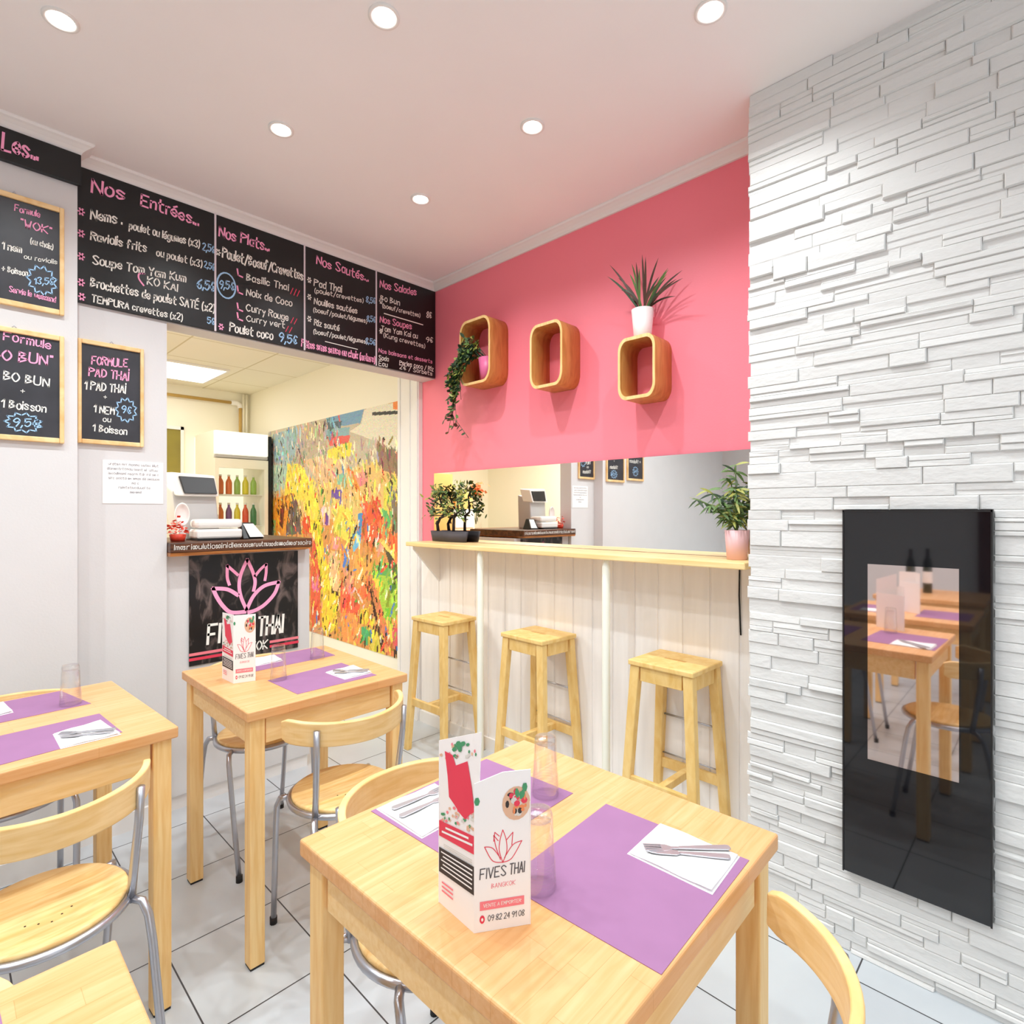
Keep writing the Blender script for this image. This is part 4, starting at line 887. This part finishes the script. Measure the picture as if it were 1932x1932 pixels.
for e1, e2 in (((2.0, 2.42, 1.87), (2.0, 2.475, 1.835)), ((2.0, 2.40, 1.86), (2.0, 2.36, 1.79)), ((2.0, 2.37, 1.82), (2.0, 2.27, 1.72)), ((2.0, 2.40, 1.90), (2.0, 2.44, 1.76)), ((2.0, 2.41, 1.91), (2.0, 2.39, 1.80)), ((2.0, 2.39, 1.9), (2.0, 2.42, 1.84))):
    strands.append([(2.08, 2.23, 2.15), (2.03, 2.31, 2.20), (1.995, 2.37, 2.05), (1.995, 2.375, 1.95), e1, e2])
for sd in strands:
    q = [Vector(p) for p in sd]; pts = []
    for i in range(len(q) - 1):
        for j in range(4): pts.append(q[i].lerp(q[i + 1], j / 4))
    pts.append(q[-1]); st.tube(pts, .0014, 'leaf_dark', n=5)
    for p in pts[3:]:
        if p.x > 2.01 and p.z < 2.02: continue
        for _ in range(2 if p.z > 1.95 else 1):
            d = Vector((rp.uniform(-1, .1), rp.uniform(-1, 1), rp.uniform(-1, .35))).normalized() * rp.uniform(.024, .040)
            leaf(m, p, p + d, .018, rp.choice(('leaf_dark', 'leaf_dark', 'leaf_mid', 'leaf_yellow') if p.z > 1.95 else ('leaf_dark', 'leaf_red', 'leaf_mid')), 0, 3, (-.9, .1, .4))
m.build('leaves', t, o, recalc=False); st.build('stems', t, o)
# small twisted tree in a tray
B3 = lambda p: Vector((min(2.138, p[0] + .078), p[1] * 1.038, max(1.148, 1.32 - (1.32 - p[2]) * 1.038)))
t = thing('bonsai_tree', 'small twisted artificial tree in a dark tray at the left end of the bar', 'potted plant', (2.106, 2.562, 1.146)); o = (2.106, 2.562, 1.146)
m = MB(); m.lathe([(0, .001), (.9, .001), (1.0, .062), (.95, .062), (.9, .05), (0, .05)], 'tray', (2.106, 2.562, 1.146), 30, .037, .168); m.build('tray', t, o)
m = MB(); m.lathe([(0, .054), (.9, .051)], 'soil', (2.106, 2.562, 1.146), 24, .037, .168); m.build('soil', t, o)
m = MB(); bp = MB()
T1 = [(2.03, 2.565, 1.20), (2.03, 2.575, 1.25), (2.03, 2.55, 1.285), (2.03, 2.50, 1.30), (2.03, 2.495, 1.325), (2.03, 2.53, 1.355), (2.03, 2.555, 1.40), (2.03, 2.57, 1.45)]
T2 = [(2.03, 2.43, 1.20), (2.03, 2.43, 1.25), (2.03, 2.425, 1.30), (2.03, 2.39, 1.32), (2.03, 2.395, 1.37), (2.03, 2.40, 1.41), (2.03, 2.375, 1.45)]
for T, r in ((T1, .010), (T2, .009)): bp.tube([B3(p) for p in T], r, 'bark', n=8, radii=[r * (1 - .6 * i / (len(T) - 1)) for i in range(len(T))])
for a, b in (((2.03, 2.53, 1.355), (2.0, 2.62, 1.40)), ((2.03, 2.55, 1.39), (2.02, 2.50, 1.42)), ((2.03, 2.395, 1.37), (2.01, 2.33, 1.39)), ((2.03, 2.39, 1.33), (2.0, 2.32, 1.33)), ((2.03, 2.42, 1.31), (2.01, 2.46, 1.34)), ((2.03, 2.50, 1.30), (2.0, 2.60, 1.30))):
    bp.tube([B3(a), B3(b)], .0035, 'bark', n=6)
bp.build('trunk', t, o)
for cx, cy, cz, n_, sp in ((2.02, 2.59, 1.41, 40, .028), (2.02, 2.56, 1.44, 34, .024), (2.02, 2.50, 1.42, 16, .025), (2.0, 2.59, 1.31, 26, .024), (2.02, 2.60, 1.35, 20, .02), (2.01, 2.46, 1.335, 24, .022), (2.03, 2.375, 1.455, 26, .024), (2.01, 2.35, 1.39, 26, .022), (2.0, 2.34, 1.33, 26, .022)):
    for i in range(int(n_ * 1.3)):
        p = Vector((cx + rp.gauss(0, sp * .6), cy + rp.gauss(0, sp), cz + rp.gauss(0, sp))); d = Vector((rp.uniform(-1, 1), rp.uniform(-1, 1), rp.uniform(-.8, .8))).normalized() * rp.uniform(.014, .026)
        leaf(m, B3(p), B3(p + d * 1.4), .013, rp.choice(('leaf_dark', 'leaf_mid', 'leaf_yellow', 'leaf_yellow', 'leaf_mid')), 0, 3, (-.9, .1, .4))
m.build('leaves', t, o, recalc=False)
# slender plant at the right end
rp = random.Random(21)
t = thing('slender_plant', 'leafy green plant in a pale pink pot beside the stone wall', 'potted plant', (2.05, .843, 1.146)); o = (2.05, .843, 1.146)
m = MB(); m.lathe([(0, .001), (.035, .001), (.043, .108), (.040, .108), (.038, .098), (0, .098)], 'pot_pale', o, 28); m.build('pot', t, o)
m = MB(); m.lathe([(0, .097), (.038, .0985)], 'soil', o, 20); m.build('soil', t, o)
m = MB(); st = MB()
for e in ((2.02, .835, 1.49), (2.03, .86, 1.44), (1.985, .965, 1.365), (2.06, .80, 1.42), (2.0, .93, 1.40), (2.07, .81, 1.36), (1.99, .82, 1.40), (2.02, .89, 1.33)):
    b = Vector((2.05, .843, 1.24)); e = Vector(e); md = (b + e) / 2 + Vector((0, -.3 * (e.y - .843), .03)); pts = []
    for i in range(9):
        u = i / 8; pts.append(b * (1 - u) ** 2 + md * 2 * u * (1 - u) + e * u * u)
    st.tube(pts, .0022, 'leaf_mid', n=6)
    for p in pts[2:]:
        for _ in range(4):
            q = rp.uniform(0, 6.28); d = Vector((math.cos(q) * .7 - .2, math.sin(q), rp.uniform(-1.1, .45))).normalized() * rp.uniform(.04, .062)
            leaf(m, p, p + d, .0095, rp.choice(('leaf_dark', 'leaf_mid', 'leaf_yellow', 'leaf_mid')), .004, 4, (-.9, .1, .5))
m.build('leaves', t, o, recalc=False); st.build('stems', t, o)

m = MB(); m.tube([(2.146, .872, 1.12), (2.146, .874, 1.0), (2.146, .868, .85)], .003, 'rubber', n=6); tag(m.build('hanging_cable'), 'thin dark cable hanging on the panelling beside the stone wall', 'cable')

# ---------------------------------------------------------------- stove insert in the stone wall
t = thing('wall_heater', 'tall black glass stove front set into the white stone wall', 'stove', (1.9, .291, .25)); o = (1.9, .291, .25)
m = MB(); m.box(1.895, 1.93, HY0 + .001, HY1 - .001, HZ0 + .001, HZ1 - .001, 'heater'); m.build('glass_front', t, o, bevel=.0015)
m = MB(); m.box(1.8935, 1.896, .188, .397, .602, 1.169, 'heater_glass'); m.build('door_glass', t, o)
m = MB(); m.box(1.8925, 1.8955, HY0, HY0 + .004, HZ0, HZ1, 'black_plastic'); m.box(1.8925, 1.8955, HY1 - .004, HY1, HZ0, HZ1, 'black_plastic'); m.box(1.8925, 1.8955, HY0, HY1, HZ1 - .006, HZ1, 'black_plastic'); m.build('frame', t, o)

# ---------------------------------------------------------------- bar stools
def make_stool(label, x, y, rz):
    t = thing('bar_stool', label, 'bar stool', (x, y, 0), rz, 'wooden stools under the bar')
    a, b, h = .120, .138, .741                     # half sizes of the seat, its height
    m = MB(); m.box(-a, a, -b, b, h - .021, h, 'stool_wood'); m.build('seat', t, bevel=.005, seg=3)
    m = MB(); m.box(-.008, .008, -.045, .045, h - .0005, h + .0004, 'box_wood'); m.build('hand_slot', t)
    m = MB(); i = .020
    for s_ in (-1, 1):
        m.box(-a + i + .03, a - i - .03, s_ * (b - i) - .009, s_ * (b - i) + .009, h - .078, h - .021, 'stool_wood')
        m.box(s_ * (a - i) - .009, s_ * (a - i) + .009, -b + i + .03, b - i - .03, h - .078, h - .021, 'stool_wood')
    m.build('apron', t, bevel=.002)
    for sx in (-1, 1):
        for sy in (-1, 1):
            tp = [(sx * (a - .024) + q * .017, sy * (b - .026) + r * .020) for q, r in ((-1, -1), (1, -1), (1, 1), (-1, 1))]
            bt = [(sx * (a + .010) + q * .015, sy * (b + .018) + r * .017) for q, r in ((-1, -1), (1, -1), (1, 1), (-1, 1))]
            m = MB(); m.hexa([(p, q, 0) for p, q in bt], [(p, q, h - .0215) for p, q in tp], 'stool_wood'); m.build('leg', t, bevel=.004)
    def at(z): u = 1 - z / h; return a - .024 + .034 * u, b - .026 + .044 * u
    ax, by = at(.27)
    for sx in (-1, 1):
        m = MB(); m.box(sx * ax - .009, sx * ax + .009, -by + .012, by - .012, .25, .29, 'stool_wood'); m.build('stretcher', t, bevel=.002)
    m = MB(); m.box(-ax + .008, ax - .008, -.014, .014, .255, .285, 'stool_wood'); m.build('stretcher', t, bevel=.002)
    ax, by = at(.48)
    m = MB(); m.tube([(ax, -by + .01, .478), (ax, by - .01, .478)], .0045, 'chrome', n=8); m.build('cross_rod', t)
    m = MB(); m.tube([(ax + .006, -by + .002, .312), (ax + .006, by - .002, .312)], .0035, 'chrome', n=8); m.build('cross_rod', t)
    return t
st0 = make_stool('light wooden bar stool farthest back, beside the passage post', 1.972, 2.443, .02)
dup(st0, (2.018, 1.785, 0), -.04, 'light wooden bar stool in the middle, between the two white bar posts')
dup(st0, (2.022, 1.075, 0), -.02, 'light wooden bar stool closest to the stone wall')

# ---------------------------------------------------------------- tables
def table(label, x, y, w, d, rz, h=.75):
    t = thing('dining_table', label, 'table', (x, y, 0), rz, 'square wooden dining tables')
    m = MB(); m.box(-w / 2, w / 2, -d / 2, d / 2, h - .030, h, 'top'); m.build('tabletop', t, bevel=.0045, seg=3)
    i = .030
    for s_ in (-1, 1):
        m = MB(); m.box(-w / 2 + i + .03, w / 2 - i - .03, s_ * (d / 2 - i) - .010, s_ * (d / 2 - i) + .010, h - .108, h - .030, 'apron_wood'); m.build('apron', t, bevel=.002)
        m = MB(); m.box(s_ * (w / 2 - i) - .010, s_ * (w / 2 - i) + .010, -d / 2 + i + .03, d / 2 - i - .03, h - .108, h - .030, 'apron_wood'); m.build('apron', t, bevel=.002)
    for sx in (-1, 1):
        for sy in (-1, 1):
            cx, cy = sx * (w / 2 - .034), sy * (d / 2 - .034); l = .0215
            m = MB(); m.box(cx - l, cx + l, cy - l, cy + l, .006, h - .030, 'leg_wood'); lg = m.build('leg', t, bevel=.003)
            m = MB(); m.box(cx - l + .002, cx + l - .002, cy - l + .002, cy + l - .002, 0, .006, 'rubber'); m.build('foot_pad', lg)
    return t
table('square wooden table in front, carrying the tall flyer stand and the large purple mat', .744, .652, .588, .606, .02)
table('square wooden table in the middle, in front of the black banner', .893, 1.950, .548, .606, 0)
table('wooden table at the left edge, below the wood framed slates', .143, 1.972, .590, .620, .055)
table('wooden table in the bottom left corner, only its corner in view', -.125, .602, .590, .606, 0)
table('wooden table behind the camera, seen only in the black stove glass', -1.05, .62, .590, .606, 0)

# ---------------------------------------------------------------- chairs
def make_chair(label, x, y, rz):
    t = thing('bistro_chair', label, 'chair', (x, y, 0), rz, 'round-seated chairs with bent wood backs')
    R = .158
    m = MB(); m.lathe([(0, .448), (.06, .448), (.11, .450), (.148, .455), (.153, .452), (.153, .440), (.146, .436), (0, .434)], 'seat_wood', n=40); sd = m.build('seat', t)
    m = MB()
    for k in range(5):
        for s_ in (-1, 1): m.lathe([(0, .0006), (.0022, .0003)], 'rubber', (s_ * .022 * (k - 2) * .9, -.065 + .013 * abs(k - 2) + (.13 if s_ > 0 else 0) * 0, .4482), 8)
    m.build('drill_holes', sd)
    m = MB(); m.tube([(R * math.cos(a * math.pi / 24), R * math.sin(a * math.pi / 24), .437) for a in range(48)], .0095, 'chrome', n=10, closed=True); m.build('seat_ring', t)
    # bent wooden back, open towards the front
    RB = .196; n = 30; vs = []; span = math.radians(80)
    for i in range(n + 1):
        a = -math.pi / 2 - span + 2 * span * i / n
        e = abs(i / n - .5) * 2; cut = .010 * max(0, (e - .88) / .12) ** 2
        z0, z1 = .646 + cut + .004 * e, .714 - cut + .006 * e
        for r, z in ((RB - .008, z0), (RB + .008, z0), (RB + .010, z1), (RB - .006, z1)):
            vs.append((r * math.cos(a), r * math.sin(a) + .03, z))
    fs = [(i * 4 + j, i * 4 + (j + 1) % 4, (i + 1) * 4 + (j + 1) % 4, (i + 1) * 4 + j) for i in range(n) for j in range(4)] + [(0, 1, 2, 3), (n * 4, n * 4 + 1, n * 4 + 2, n * 4 + 3)]
    m = MB(); m.add(vs, fs, 'rail_wood', False); m.build('backrest', t, bevel=.004, seg=3)
    for s_ in (-1, 1):
        m = MB(); m.tube([(s_ * .148, -.120, .698), (s_ * .146, -.116, .62), (s_ * .140, -.100, .50), (s_ * .138, -.090, .430)], .0092, 'chrome', n=10); m.build('back_post', t)
        for path in ([(s_ * .139, -.092, .436), (s_ * .154, -.112, .432), (s_ * .161, -.130, .405), (s_ * .165, -.142, .35), (s_ * .170, -.175, .18), (s_ * .176, -.214, .008)],
                     [(s_ * .139, .086, .436), (s_ * .154, .104, .432), (s_ * .159, .118, .405), (s_ * .158, .128, .35), (s_ * .152, .152, .18), (s_ * .145, .178, .008)]):
            m = MB(); m.tube(path, .0092, 'chrome', n=10); lg = m.build('leg', t)
            e = Vector(path[-1]); m = MB(); m.tube([(e.x, e.y, .022), (e.x, e.y, 0)], .0115, 'rubber', n=10); m.build('foot_cap', lg)
    return t
PI = math.pi
c0 = make_chair('bent wood backed chair nearest the camera, right of the front table', .742, .338, 0)
dup(c0, (.742, .962, 0), PI, 'bent wood backed chair tucked under the far side of the front table')
dup(c0, (.905, 1.628, 0), 0, 'bent wood backed chair on the near side of the middle table')
dup(c0, (.905, 2.274, 0), PI, 'bent wood backed chair between the middle table and the counter banner')
dup(c0, (.170, 1.600, 0), .08, 'bent wood backed chair on the near side of the left table')
dup(c0, (.150, 2.335, 0), PI + .05, 'bent wood backed chair between the left table and the white wall')
dup(c0, (-.125, .925, 0), PI, 'bent wood backed chair behind the bottom left table, seen in the stove glass')

# ---------------------------------------------------------------- table settings
TZ = .7502
def placemat(pts, label):
    m = MB(); m.prism([(x, y, TZ) for x, y in pts], (0, 0, .0008), 'mat'); return tag(m.build('placemat'), label, 'placemat', 'purple paper placemats')
def napkin(pts, label, z=TZ + .001):
    """pts: four corners a,b,c,d; folded paper with a slightly lifted upper layer."""
    c = [Vector((x, y, 0)) for x, y in pts]; n = 8
    o = (sum(c, Vector()) / 4); t = thing('napkin', label, 'napkin', (o.x, o.y, z), 0, 'folded white napkins')
    for nm, k0, lift in (('lower_layer', 1.0, .0004), ('upper_layer', .965, .0022)):
        vs = []
        for j in range(n + 1):
            for i in range(n + 1):
                u, v = i / n, j / n; p = (c[0] * (1 - u) + c[1] * u) * (1 - v) + (c[3] * (1 - u) + c[2] * u) * v
                p = o + (p - o) * k0
                vs.append((p.x - o.x, p.y - o.y, lift + (.0016 * math.sin(u * 5 + v * 3) ** 2 + .002 * (u * v) if nm == 'upper_layer' else 0)))
        fs = [(j * (n + 1) + i, j * (n + 1) + i + 1, (j + 1) * (n + 1) + i + 1, (j + 1) * (n + 1) + i) for j in range(n) for i in range(n)]
        m = MB(); m.add(vs, fs, 'napkin', True); ob = m.build(nm, t, recalc=False)
        md = ob.modifiers.new('solid', 'SOLIDIFY'); md.thickness = .0008; md.offset = 1
    return t
def blade(name, a, b, label, z=TZ + .0065):
    """a: tip, b: handle end."""
    a = Vector((a[0], a[1], z)); b = Vector((b[0], b[1], z)); d = (a - b); L = d.length; d.normalize(); s_ = Vector((-d.y, d.x, 0))
    t = thing(name, label, name, ((a.x + b.x) / 2, (a.y + b.y) / 2, z), 0, 'cutlery on the napkins'); o = tuple(t.location)
    def outline(pf, th, nm, x0=0.0):
        up = [b + d * (L * u) + s_ * w for u, w in pf]; dn = [b + d * (L * u) - s_ * w for u, w in pf][::-1]
        m = MB(); m.prism([tuple(p) for p in up + dn], (0, 0, th), 'cutlery'); m.build(nm, t, o, bevel=.0004)
    outline([(0, .0042), (.03, .0068), (.3, .0056), (.52, .0036), (.60, .0030)], .0022, 'handle')
    if name == 'knife':
        outline([(.60, .0030), (.64, .0068), (.85, .0070), (.95, .0048), (1.0, .0010)], .0014, 'blade')
    else:
        outline([(.60, .0028), (.68, .0036), (.74, .0090), (.80, .0096)], .0016, 'head')
        m = MB()
        for k in (-1.5, -.5, .5, 1.5):
            p = b + d * (L * .79) + s_ * (.0056 * k); q = b + d * L + s_ * (.0054 * k); m.bar(p + Vector((0, 0, .001)), q + Vector((0, 0, .0024)), .0028, .0016, 'cutlery')
        m.build('tines', t, o)
    return t
# front table
placemat([(.914, .632), (.929, .362), (.624, .350), (.609, .612)], 'purple placemat on the front table, the near one with nothing hiding its middle')
placemat([(.902, .704), (.590, .690), (.580, .938), (.888, .945)], 'purple placemat on the front table, mostly hidden behind the flyer stand')
napkin([(.924, .521), (.927, .376), (.806, .368), (.804, .514)], 'white napkin on the near front placemat, beside the stone wall')
blade('fork', (.829, .497), (.930, .394), 'fork on the right-hand napkin of the front table')
blade('knife', (.826, .490), (.905, .383), 'knife on the right-hand napkin of the front table')
napkin([(.590, .936), (.730, .934), (.722, .800), (.592, .794)], 'white napkin left of the flyer stand on the front table')
blade('fork', (.725, .897), (.606, .905), 'fork on the napkin left of the tall flyer stand')
blade('knife', (.725, .868), (.600, .872), 'knife on the napkin left of the tall flyer stand')
# middle table
placemat([(1.072, 1.940), (1.078, 1.706), (.792, 1.704), (.786, 1.915)], 'purple placemat on the near half of the middle table')
placemat([(1.112, 2.060), (.800, 2.056), (.806, 2.236), (1.118, 2.238)], 'purple placemat on the far half of the middle table')
napkin([(.966, 1.862), (1.084, 1.872), (1.080, 1.738), (.972, 1.736)], 'white napkin on the near placemat of the middle table')
blade('fork', (.985, 1.842), (1.085, 1.765), 'fork on the middle table napkin')
blade('knife', (.975, 1.815), (1.070, 1.750), 'knife on the middle table napkin')
napkin([(.835, 2.236), (.945, 2.236), (.930, 2.125), (.825, 2.120)], 'white napkin behind the flyer stand on the middle table')
# left table
placemat([(.326, 1.942), (.340, 1.736), (.046, 1.700), (.034, 1.925)], 'purple placemat on the near half of the left table')
placemat([(.326, 2.062), (.020, 2.042), (.004, 2.262), (.282, 2.276)], 'purple placemat on the far half of the left table')
napkin([(.212, 1.845), (.318, 1.872), (.334, 1.716), (.212, 1.716)], 'white napkin on the near placemat of the left table')
blade('fork', (.222, 1.815), (.330, 1.755), 'fork on the left table napkin')
blade('knife', (.220, 1.790), (.322, 1.735), 'knife on the left table napkin')
napkin([(.040, 2.225), (.146, 2.262), (.158, 2.126), (.050, 2.100)], 'white napkin at the left edge, on the far placemat of the left table')
# bottom left table and the one seen in the stove glass
placemat([(.052, .878), (.060, .640), (-.235, .630), (-.242, .868)], 'purple placemat on the bottom left table, its corner at the photo edge')
placemat([(.060, .560), (.052, .330), (-.242, .330), (-.235, .560)], 'purple placemat on the bottom left table, nearest the camera')
napkin([(-.06, .83), (.045, .83), (.045, .70), (-.06, .70)], 'white napkin on the bottom left table, seen in the stove glass')

def tumbler(x, y, label):
    t = thing('tumbler', label, 'glass', (x, y, TZ), 0, 'upside-down glass tumblers')
    m = MB()
    m.lathe([(.0265, 0), (.0272, .004), (.0255, .03), (.0235, .07), (.0218, .112), (.0200, .118), (0, .118)], 'glass', n=32)
    m.lathe([(.0255, 0), (.0240, .03), (.0222, .07), (.0208, .100), (0, .104)], 'glass', n=32); m.build('bowl', t, recalc=True)
    m = MB()
    for k in range(7): m.tube([(.0262 * (1 - .004 * k) * math.cos(a * PI / 16), .0262 * (1 - .004 * k) * math.sin(a * PI / 16), .010 + k * .0055) for a in range(32)], .0005, 'glass', n=4, closed=True)
    m.build('ribbing', t)
    m = MB(); m.lathe([(0, .1045), (.0203, .1045), (.0210, .111), (.0196, .1165), (0, .1172)], 'glass', n=32); m.build('thick_base', t)
    return t
tumbler(.859, .741, 'upside-down glass tumbler on the far placemat of the front table')
tumbler(.640, .566, 'upside-down glass tumbler right behind the tall flyer stand')
tumbler(.816, 1.899, 'upside-down glass tumbler in front on the middle table')
tumbler(1.040, 2.066, 'upside-down glass tumbler at the back of the middle table')
tumbler(.282, 2.094, 'upside-down glass tumbler on the left table')

# flyer stands: folded three-sided printed card
def flyer(label, A, B, C, hA, hB1, hB2, hC, tall):
    """A left, B front fold, C right (world xy). Heights of the left face at A and B, of the right face at B and C."""
    z0 = TZ; t = thing('flyer_stand', label, 'table display', (B[0], B[1], z0), 0, 'folded flyer stands'); o = (B[0], B[1], z0)
    a, b, c = (Vector((p[0], p[1], 0)) for p in (A, B, C)); cen = (a + b + c) / 3
    lean = Vector((.010, -.003, 0)) if tall else Vector((0, 0, 0))
    def face(p, q, h0, h1, name, ln=0):
        d = (q - p).normalized(); nn = Vector((d.y, -d.x, 0))
        if nn.dot((p + q) / 2 - cen) < 0: nn = -nn
        th = nn * -.0012; zz = Vector((0, 0, z0)); P0 = p + zz; Q0 = q + zz; P1 = p + zz + Vector((0, 0, h0)); Q1 = q + zz + Vector((0, 0, h1)) + lean * ln
        mid = (P1 + Q1) / 2 + Vector((0, 0, .006 if (tall and name == 'front_face') else 0))
        m = MB()
        if ln:
            n = 12; g = []
            for off in (Vector((0, 0, 0)), th):
                for j in range(n + 1):
                    for i in range(n + 1):
                        u, v = i / n, j / n; g.append(P0.lerp(Q0, u).lerp(P1.lerp(Q1, u), v) + off)
            k = (n + 1) ** 2; ff = []
            for j in range(n):
                for i in range(n):
                    a0 = j * (n + 1) + i; ff.append((a0, a0 + 1, a0 + n + 2, a0 + n + 1)); ff.append((k + a0, k + a0 + n + 1, k + a0 + n + 2, k + a0 + 1))
            bd = [i for i in range(n + 1)] + [j * (n + 1) + n for j in range(1, n + 1)] + [n * (n + 1) + i for i in range(n - 1, -1, -1)] + [j * (n + 1) for j in range(n - 1, 0, -1)]
            for i in range(len(bd)): ff.append((bd[i], k + bd[i], k + bd[(i + 1) % len(bd)], bd[(i + 1) % len(bd)]))
            m.add(g, ff, 'card')
        else: m.prism([P0, Q0, Q1, mid, P1], th, 'card')
        ob = m.build(name, t, o)
        def Pm(u, v, e=.0004):
            if ln:
                k = v / ((h0 + h1) / 2); w = P0.lerp(Q0, u).lerp(P1.lerp(Q1, u), k) + nn * (e + .0004)
            else: w = p.lerp(q, u) + zz + Vector((0, 0, v)) + nn * e
            return tuple(w)
        return ob, Pm
    fl, PL = face(a, b, hA, hB1, 'side_face', 1); fr, PR = face(b, c, hB2, hC, 'front_face'); face(c, a, .17, .17, 'rear_face')
    rr = random.Random(2)
    # front face print
    H = min(hB2, hC); m = MB(); R2 = lambda u, v: PR(u, v * H)
    W = (c - b).length; ax = W / H
    def disc(mm, PF, cu, cv, ru, rv, mt, n=18, e=.0004): mm.poly([PF(cu + ru * math.cos(2 * PI * i / n), cv + rv * math.sin(2 * PI * i / n)) for i in range(n)], mt)
    E2 = lambda e: (lambda u, v: PR(u, v * H, e))
    disc(m, E2(.0004), .74, .84, .25, .115, 'card_tan')
    for i in range(26):
        q = rr.uniform(0, 6.28); k = math.sqrt(rr.random()) * .8; disc(m, E2(.0006 + i * .00001), .74 + .22 * k * math.cos(q), .84 + .10 * k * math.sin(q), rr.uniform(.02, .06), rr.uniform(.012, .028), rr.choice(('card_orange', 'card_orange', 'card_tan', 'card_black', 'card_pale', 'card_red')), 7)
    for i in range(7): disc(m, E2(.0009 + i * .00001), .80 + rr.uniform(-.06, .12), .90 + rr.uniform(-.03, .07), .035, .03, 'card_green', 6)
    lot = [[(.5, .45), (.44, .53), (.45, .60), (.5, .67), (.56, .60), (.57, .52), (.5, .45)], [(.46, .47), (.38, .56), (.34, .64), (.42, .60)], [(.57, .60), (.68, .645), (.66, .56)], [(.5, .45), (.32, .47), (.18, .57), (.32, .555), (.46, .48)], [(.5, .45), (.66, .47), (.84, .58), (.68, .56), (.53, .48)], [(.44, .63), (.36, .66), (.34, .60)]]
    for p in lot:
        for q in split_smooth(p): m.ribbon([(u * W, v * H) for u, v in q], .0011 if tall else .0012, lambda x, y: PR(x / W, y), 'card_red')
    PW = lambda x, y: PR(x / W, y)
    write(m, 'FIVES', .10 * W, .355 * H, .55 * W, .36 * H, .068 * H, 'card_grey', PW, w=.0016, jit=0, rnd=rr); write(m, 'THAI', .62 * W, .36 * H, .88 * W, .365 * H, .072 * H, 'card_grey', PW, w=.0016, jit=0, rnd=rr)
    write(m, 'BANGKOK', .30 * W, .285 * H, .72 * W, .288 * H, .03 * H, 'card_pink', PW, w=.0006, jit=0, rnd=rr)
    m.poly([PR(.10, .145 * H), PR(.88, .145 * H), PR(.88, .205 * H), PR(.10, .205 * H)], 'card_pink'); write(m, 'VENTE A EMPORTER', .16 * W, .165 * H, .82 * W, .165 * H, .022 * H, 'card', lambda x, y: PR(x / W, y, .0007), w=.0006, jit=0, rnd=rr)
    write(m, '09 82 24 91 08', .24 * W, .068 * H, .88 * W, .068 * H, .038 * H, 'card_grey', PW, w=.0009, jit=0, rnd=rr); disc(m, E2(.0004), .14, .085, .045, .028, 'card_red'); disc(m, E2(.0007), .14, .085, .02, .012, 'card', 10)
    disc(m, E2(.0005), .05, .88, .05, .03, 'card_green', 6)
    m.build('print', fr, o, recalc=False)
    # side face print
    m = MB(); Hs = (hA + hB1) / 2; WL = (b - a).length; Q = lambda u, v, e=.0004: PL(u, v * Hs, e)
    m.poly([Q(.16, .93), Q(.36, .90), Q(.44, .84), Q(.72, .86), Q(.84, .72), Q(.92, .60), Q(.80, .58), Q(.70, .55), Q(.55, .58), Q(.42, .62), Q(.28, .66), Q(.24, .78)], 'card_red')
    for i in range(60): disc(m, lambda u, v: Q(u, v, .0003), rr.uniform(.06, .94), rr.uniform(.50, .60) if i < 40 else rr.uniform(.88, .97), rr.uniform(.02, .05), .010, rr.choice(('card_pale', 'card_pink', 'card_green', 'card_tan')), 5)
    for i in range(6): disc(m, lambda u, v: Q(u, v, .0007), .45 + rr.uniform(-.12, .2), .95 + rr.uniform(-.02, .03), .06, .014, 'card_green', 6)
    m.poly([Q(.02, .415), Q(.98, .385), Q(.98, .475), Q(.02, .51)], 'card_red')
    for v0, u0, u1 in ((.468, .2, .8), (.440, .1, .9)): m.poly([Q(u0, v0, .0007), Q(u1, v0 - .015, .0007), Q(u1, v0 - .003, .0007), Q(u0, v0 + .012, .0007)], 'card')
    m.poly([Q(.02, .195), Q(.98, .185), Q(.98, .325), Q(.02, .345)], 'card_black')
    for k in range(5): m.poly([Q(.08 + .05 * (k % 2), .318 - k * .024, .0007), Q(.92, .300 - k * .023, .0007), Q(.92, .308 - k * .023, .0007), Q(.08 + .05 * (k % 2), .326 - k * .024, .0007)], 'card')
    for k in range(3): m.poly([Q(.15, .372 - k * .010), Q(.9, .352 - k * .010), Q(.9, .356 - k * .010), Q(.15, .376 - k * .010)], 'card_pale')
    for k in range(3): m.poly([Q(.10, .135 - k * .025), Q(.42, .132 - k * .025), Q(.42, .142 - k * .025), Q(.10, .145 - k * .025)], 'card_pink')
    m.build('print', fl, o, recalc=False)
    return t
flyer('tall white flyer stand with red splash on the front table', (.5145, .649), (.509, .566), (.5755, .523), .236, .270, .202, .214, True)
flyer('smaller white flyer stand on the middle table, before the black banner', (.689, 2.052), (.693, 1.963), (.758, 1.944), .226, .228, .226, .226, False)
flyer('white flyer stand on the bottom left table, seen in the stove glass', (-.115, .66), (-.10, .58), (-.035, .55), .226, .228, .226, .226, False)

def bottle(x, y, label):
    t = thing('wine_bottle', label, 'bottle', (x, y, TZ), 0, 'bottles seen in the stove glass')
    m = MB(); m.lathe([(0, .001), (.026, .001), (.028, .006), (.028, .19), (.022, .225), (.011, .26), (.010, .30), (.012, .305), (0, .306)], 'bottle_dark', n=24); m.build('glass_body', t)
    m = MB(); m.lathe([(.0118, .262), (.0112, .305), (.013, .308), (0, .312)], 'foil', n=20); m.build('capsule', t)
    m = MB(); m.lathe([(.0285, .07), (.0285, .15)], 'card', n=24); m.build('label', t)
bottle(-.98, .74, 'dark bottle behind the camera, left one in the stove glass')
bottle(-1.10, .66, 'dark bottle behind the camera, right one in the stove glass')
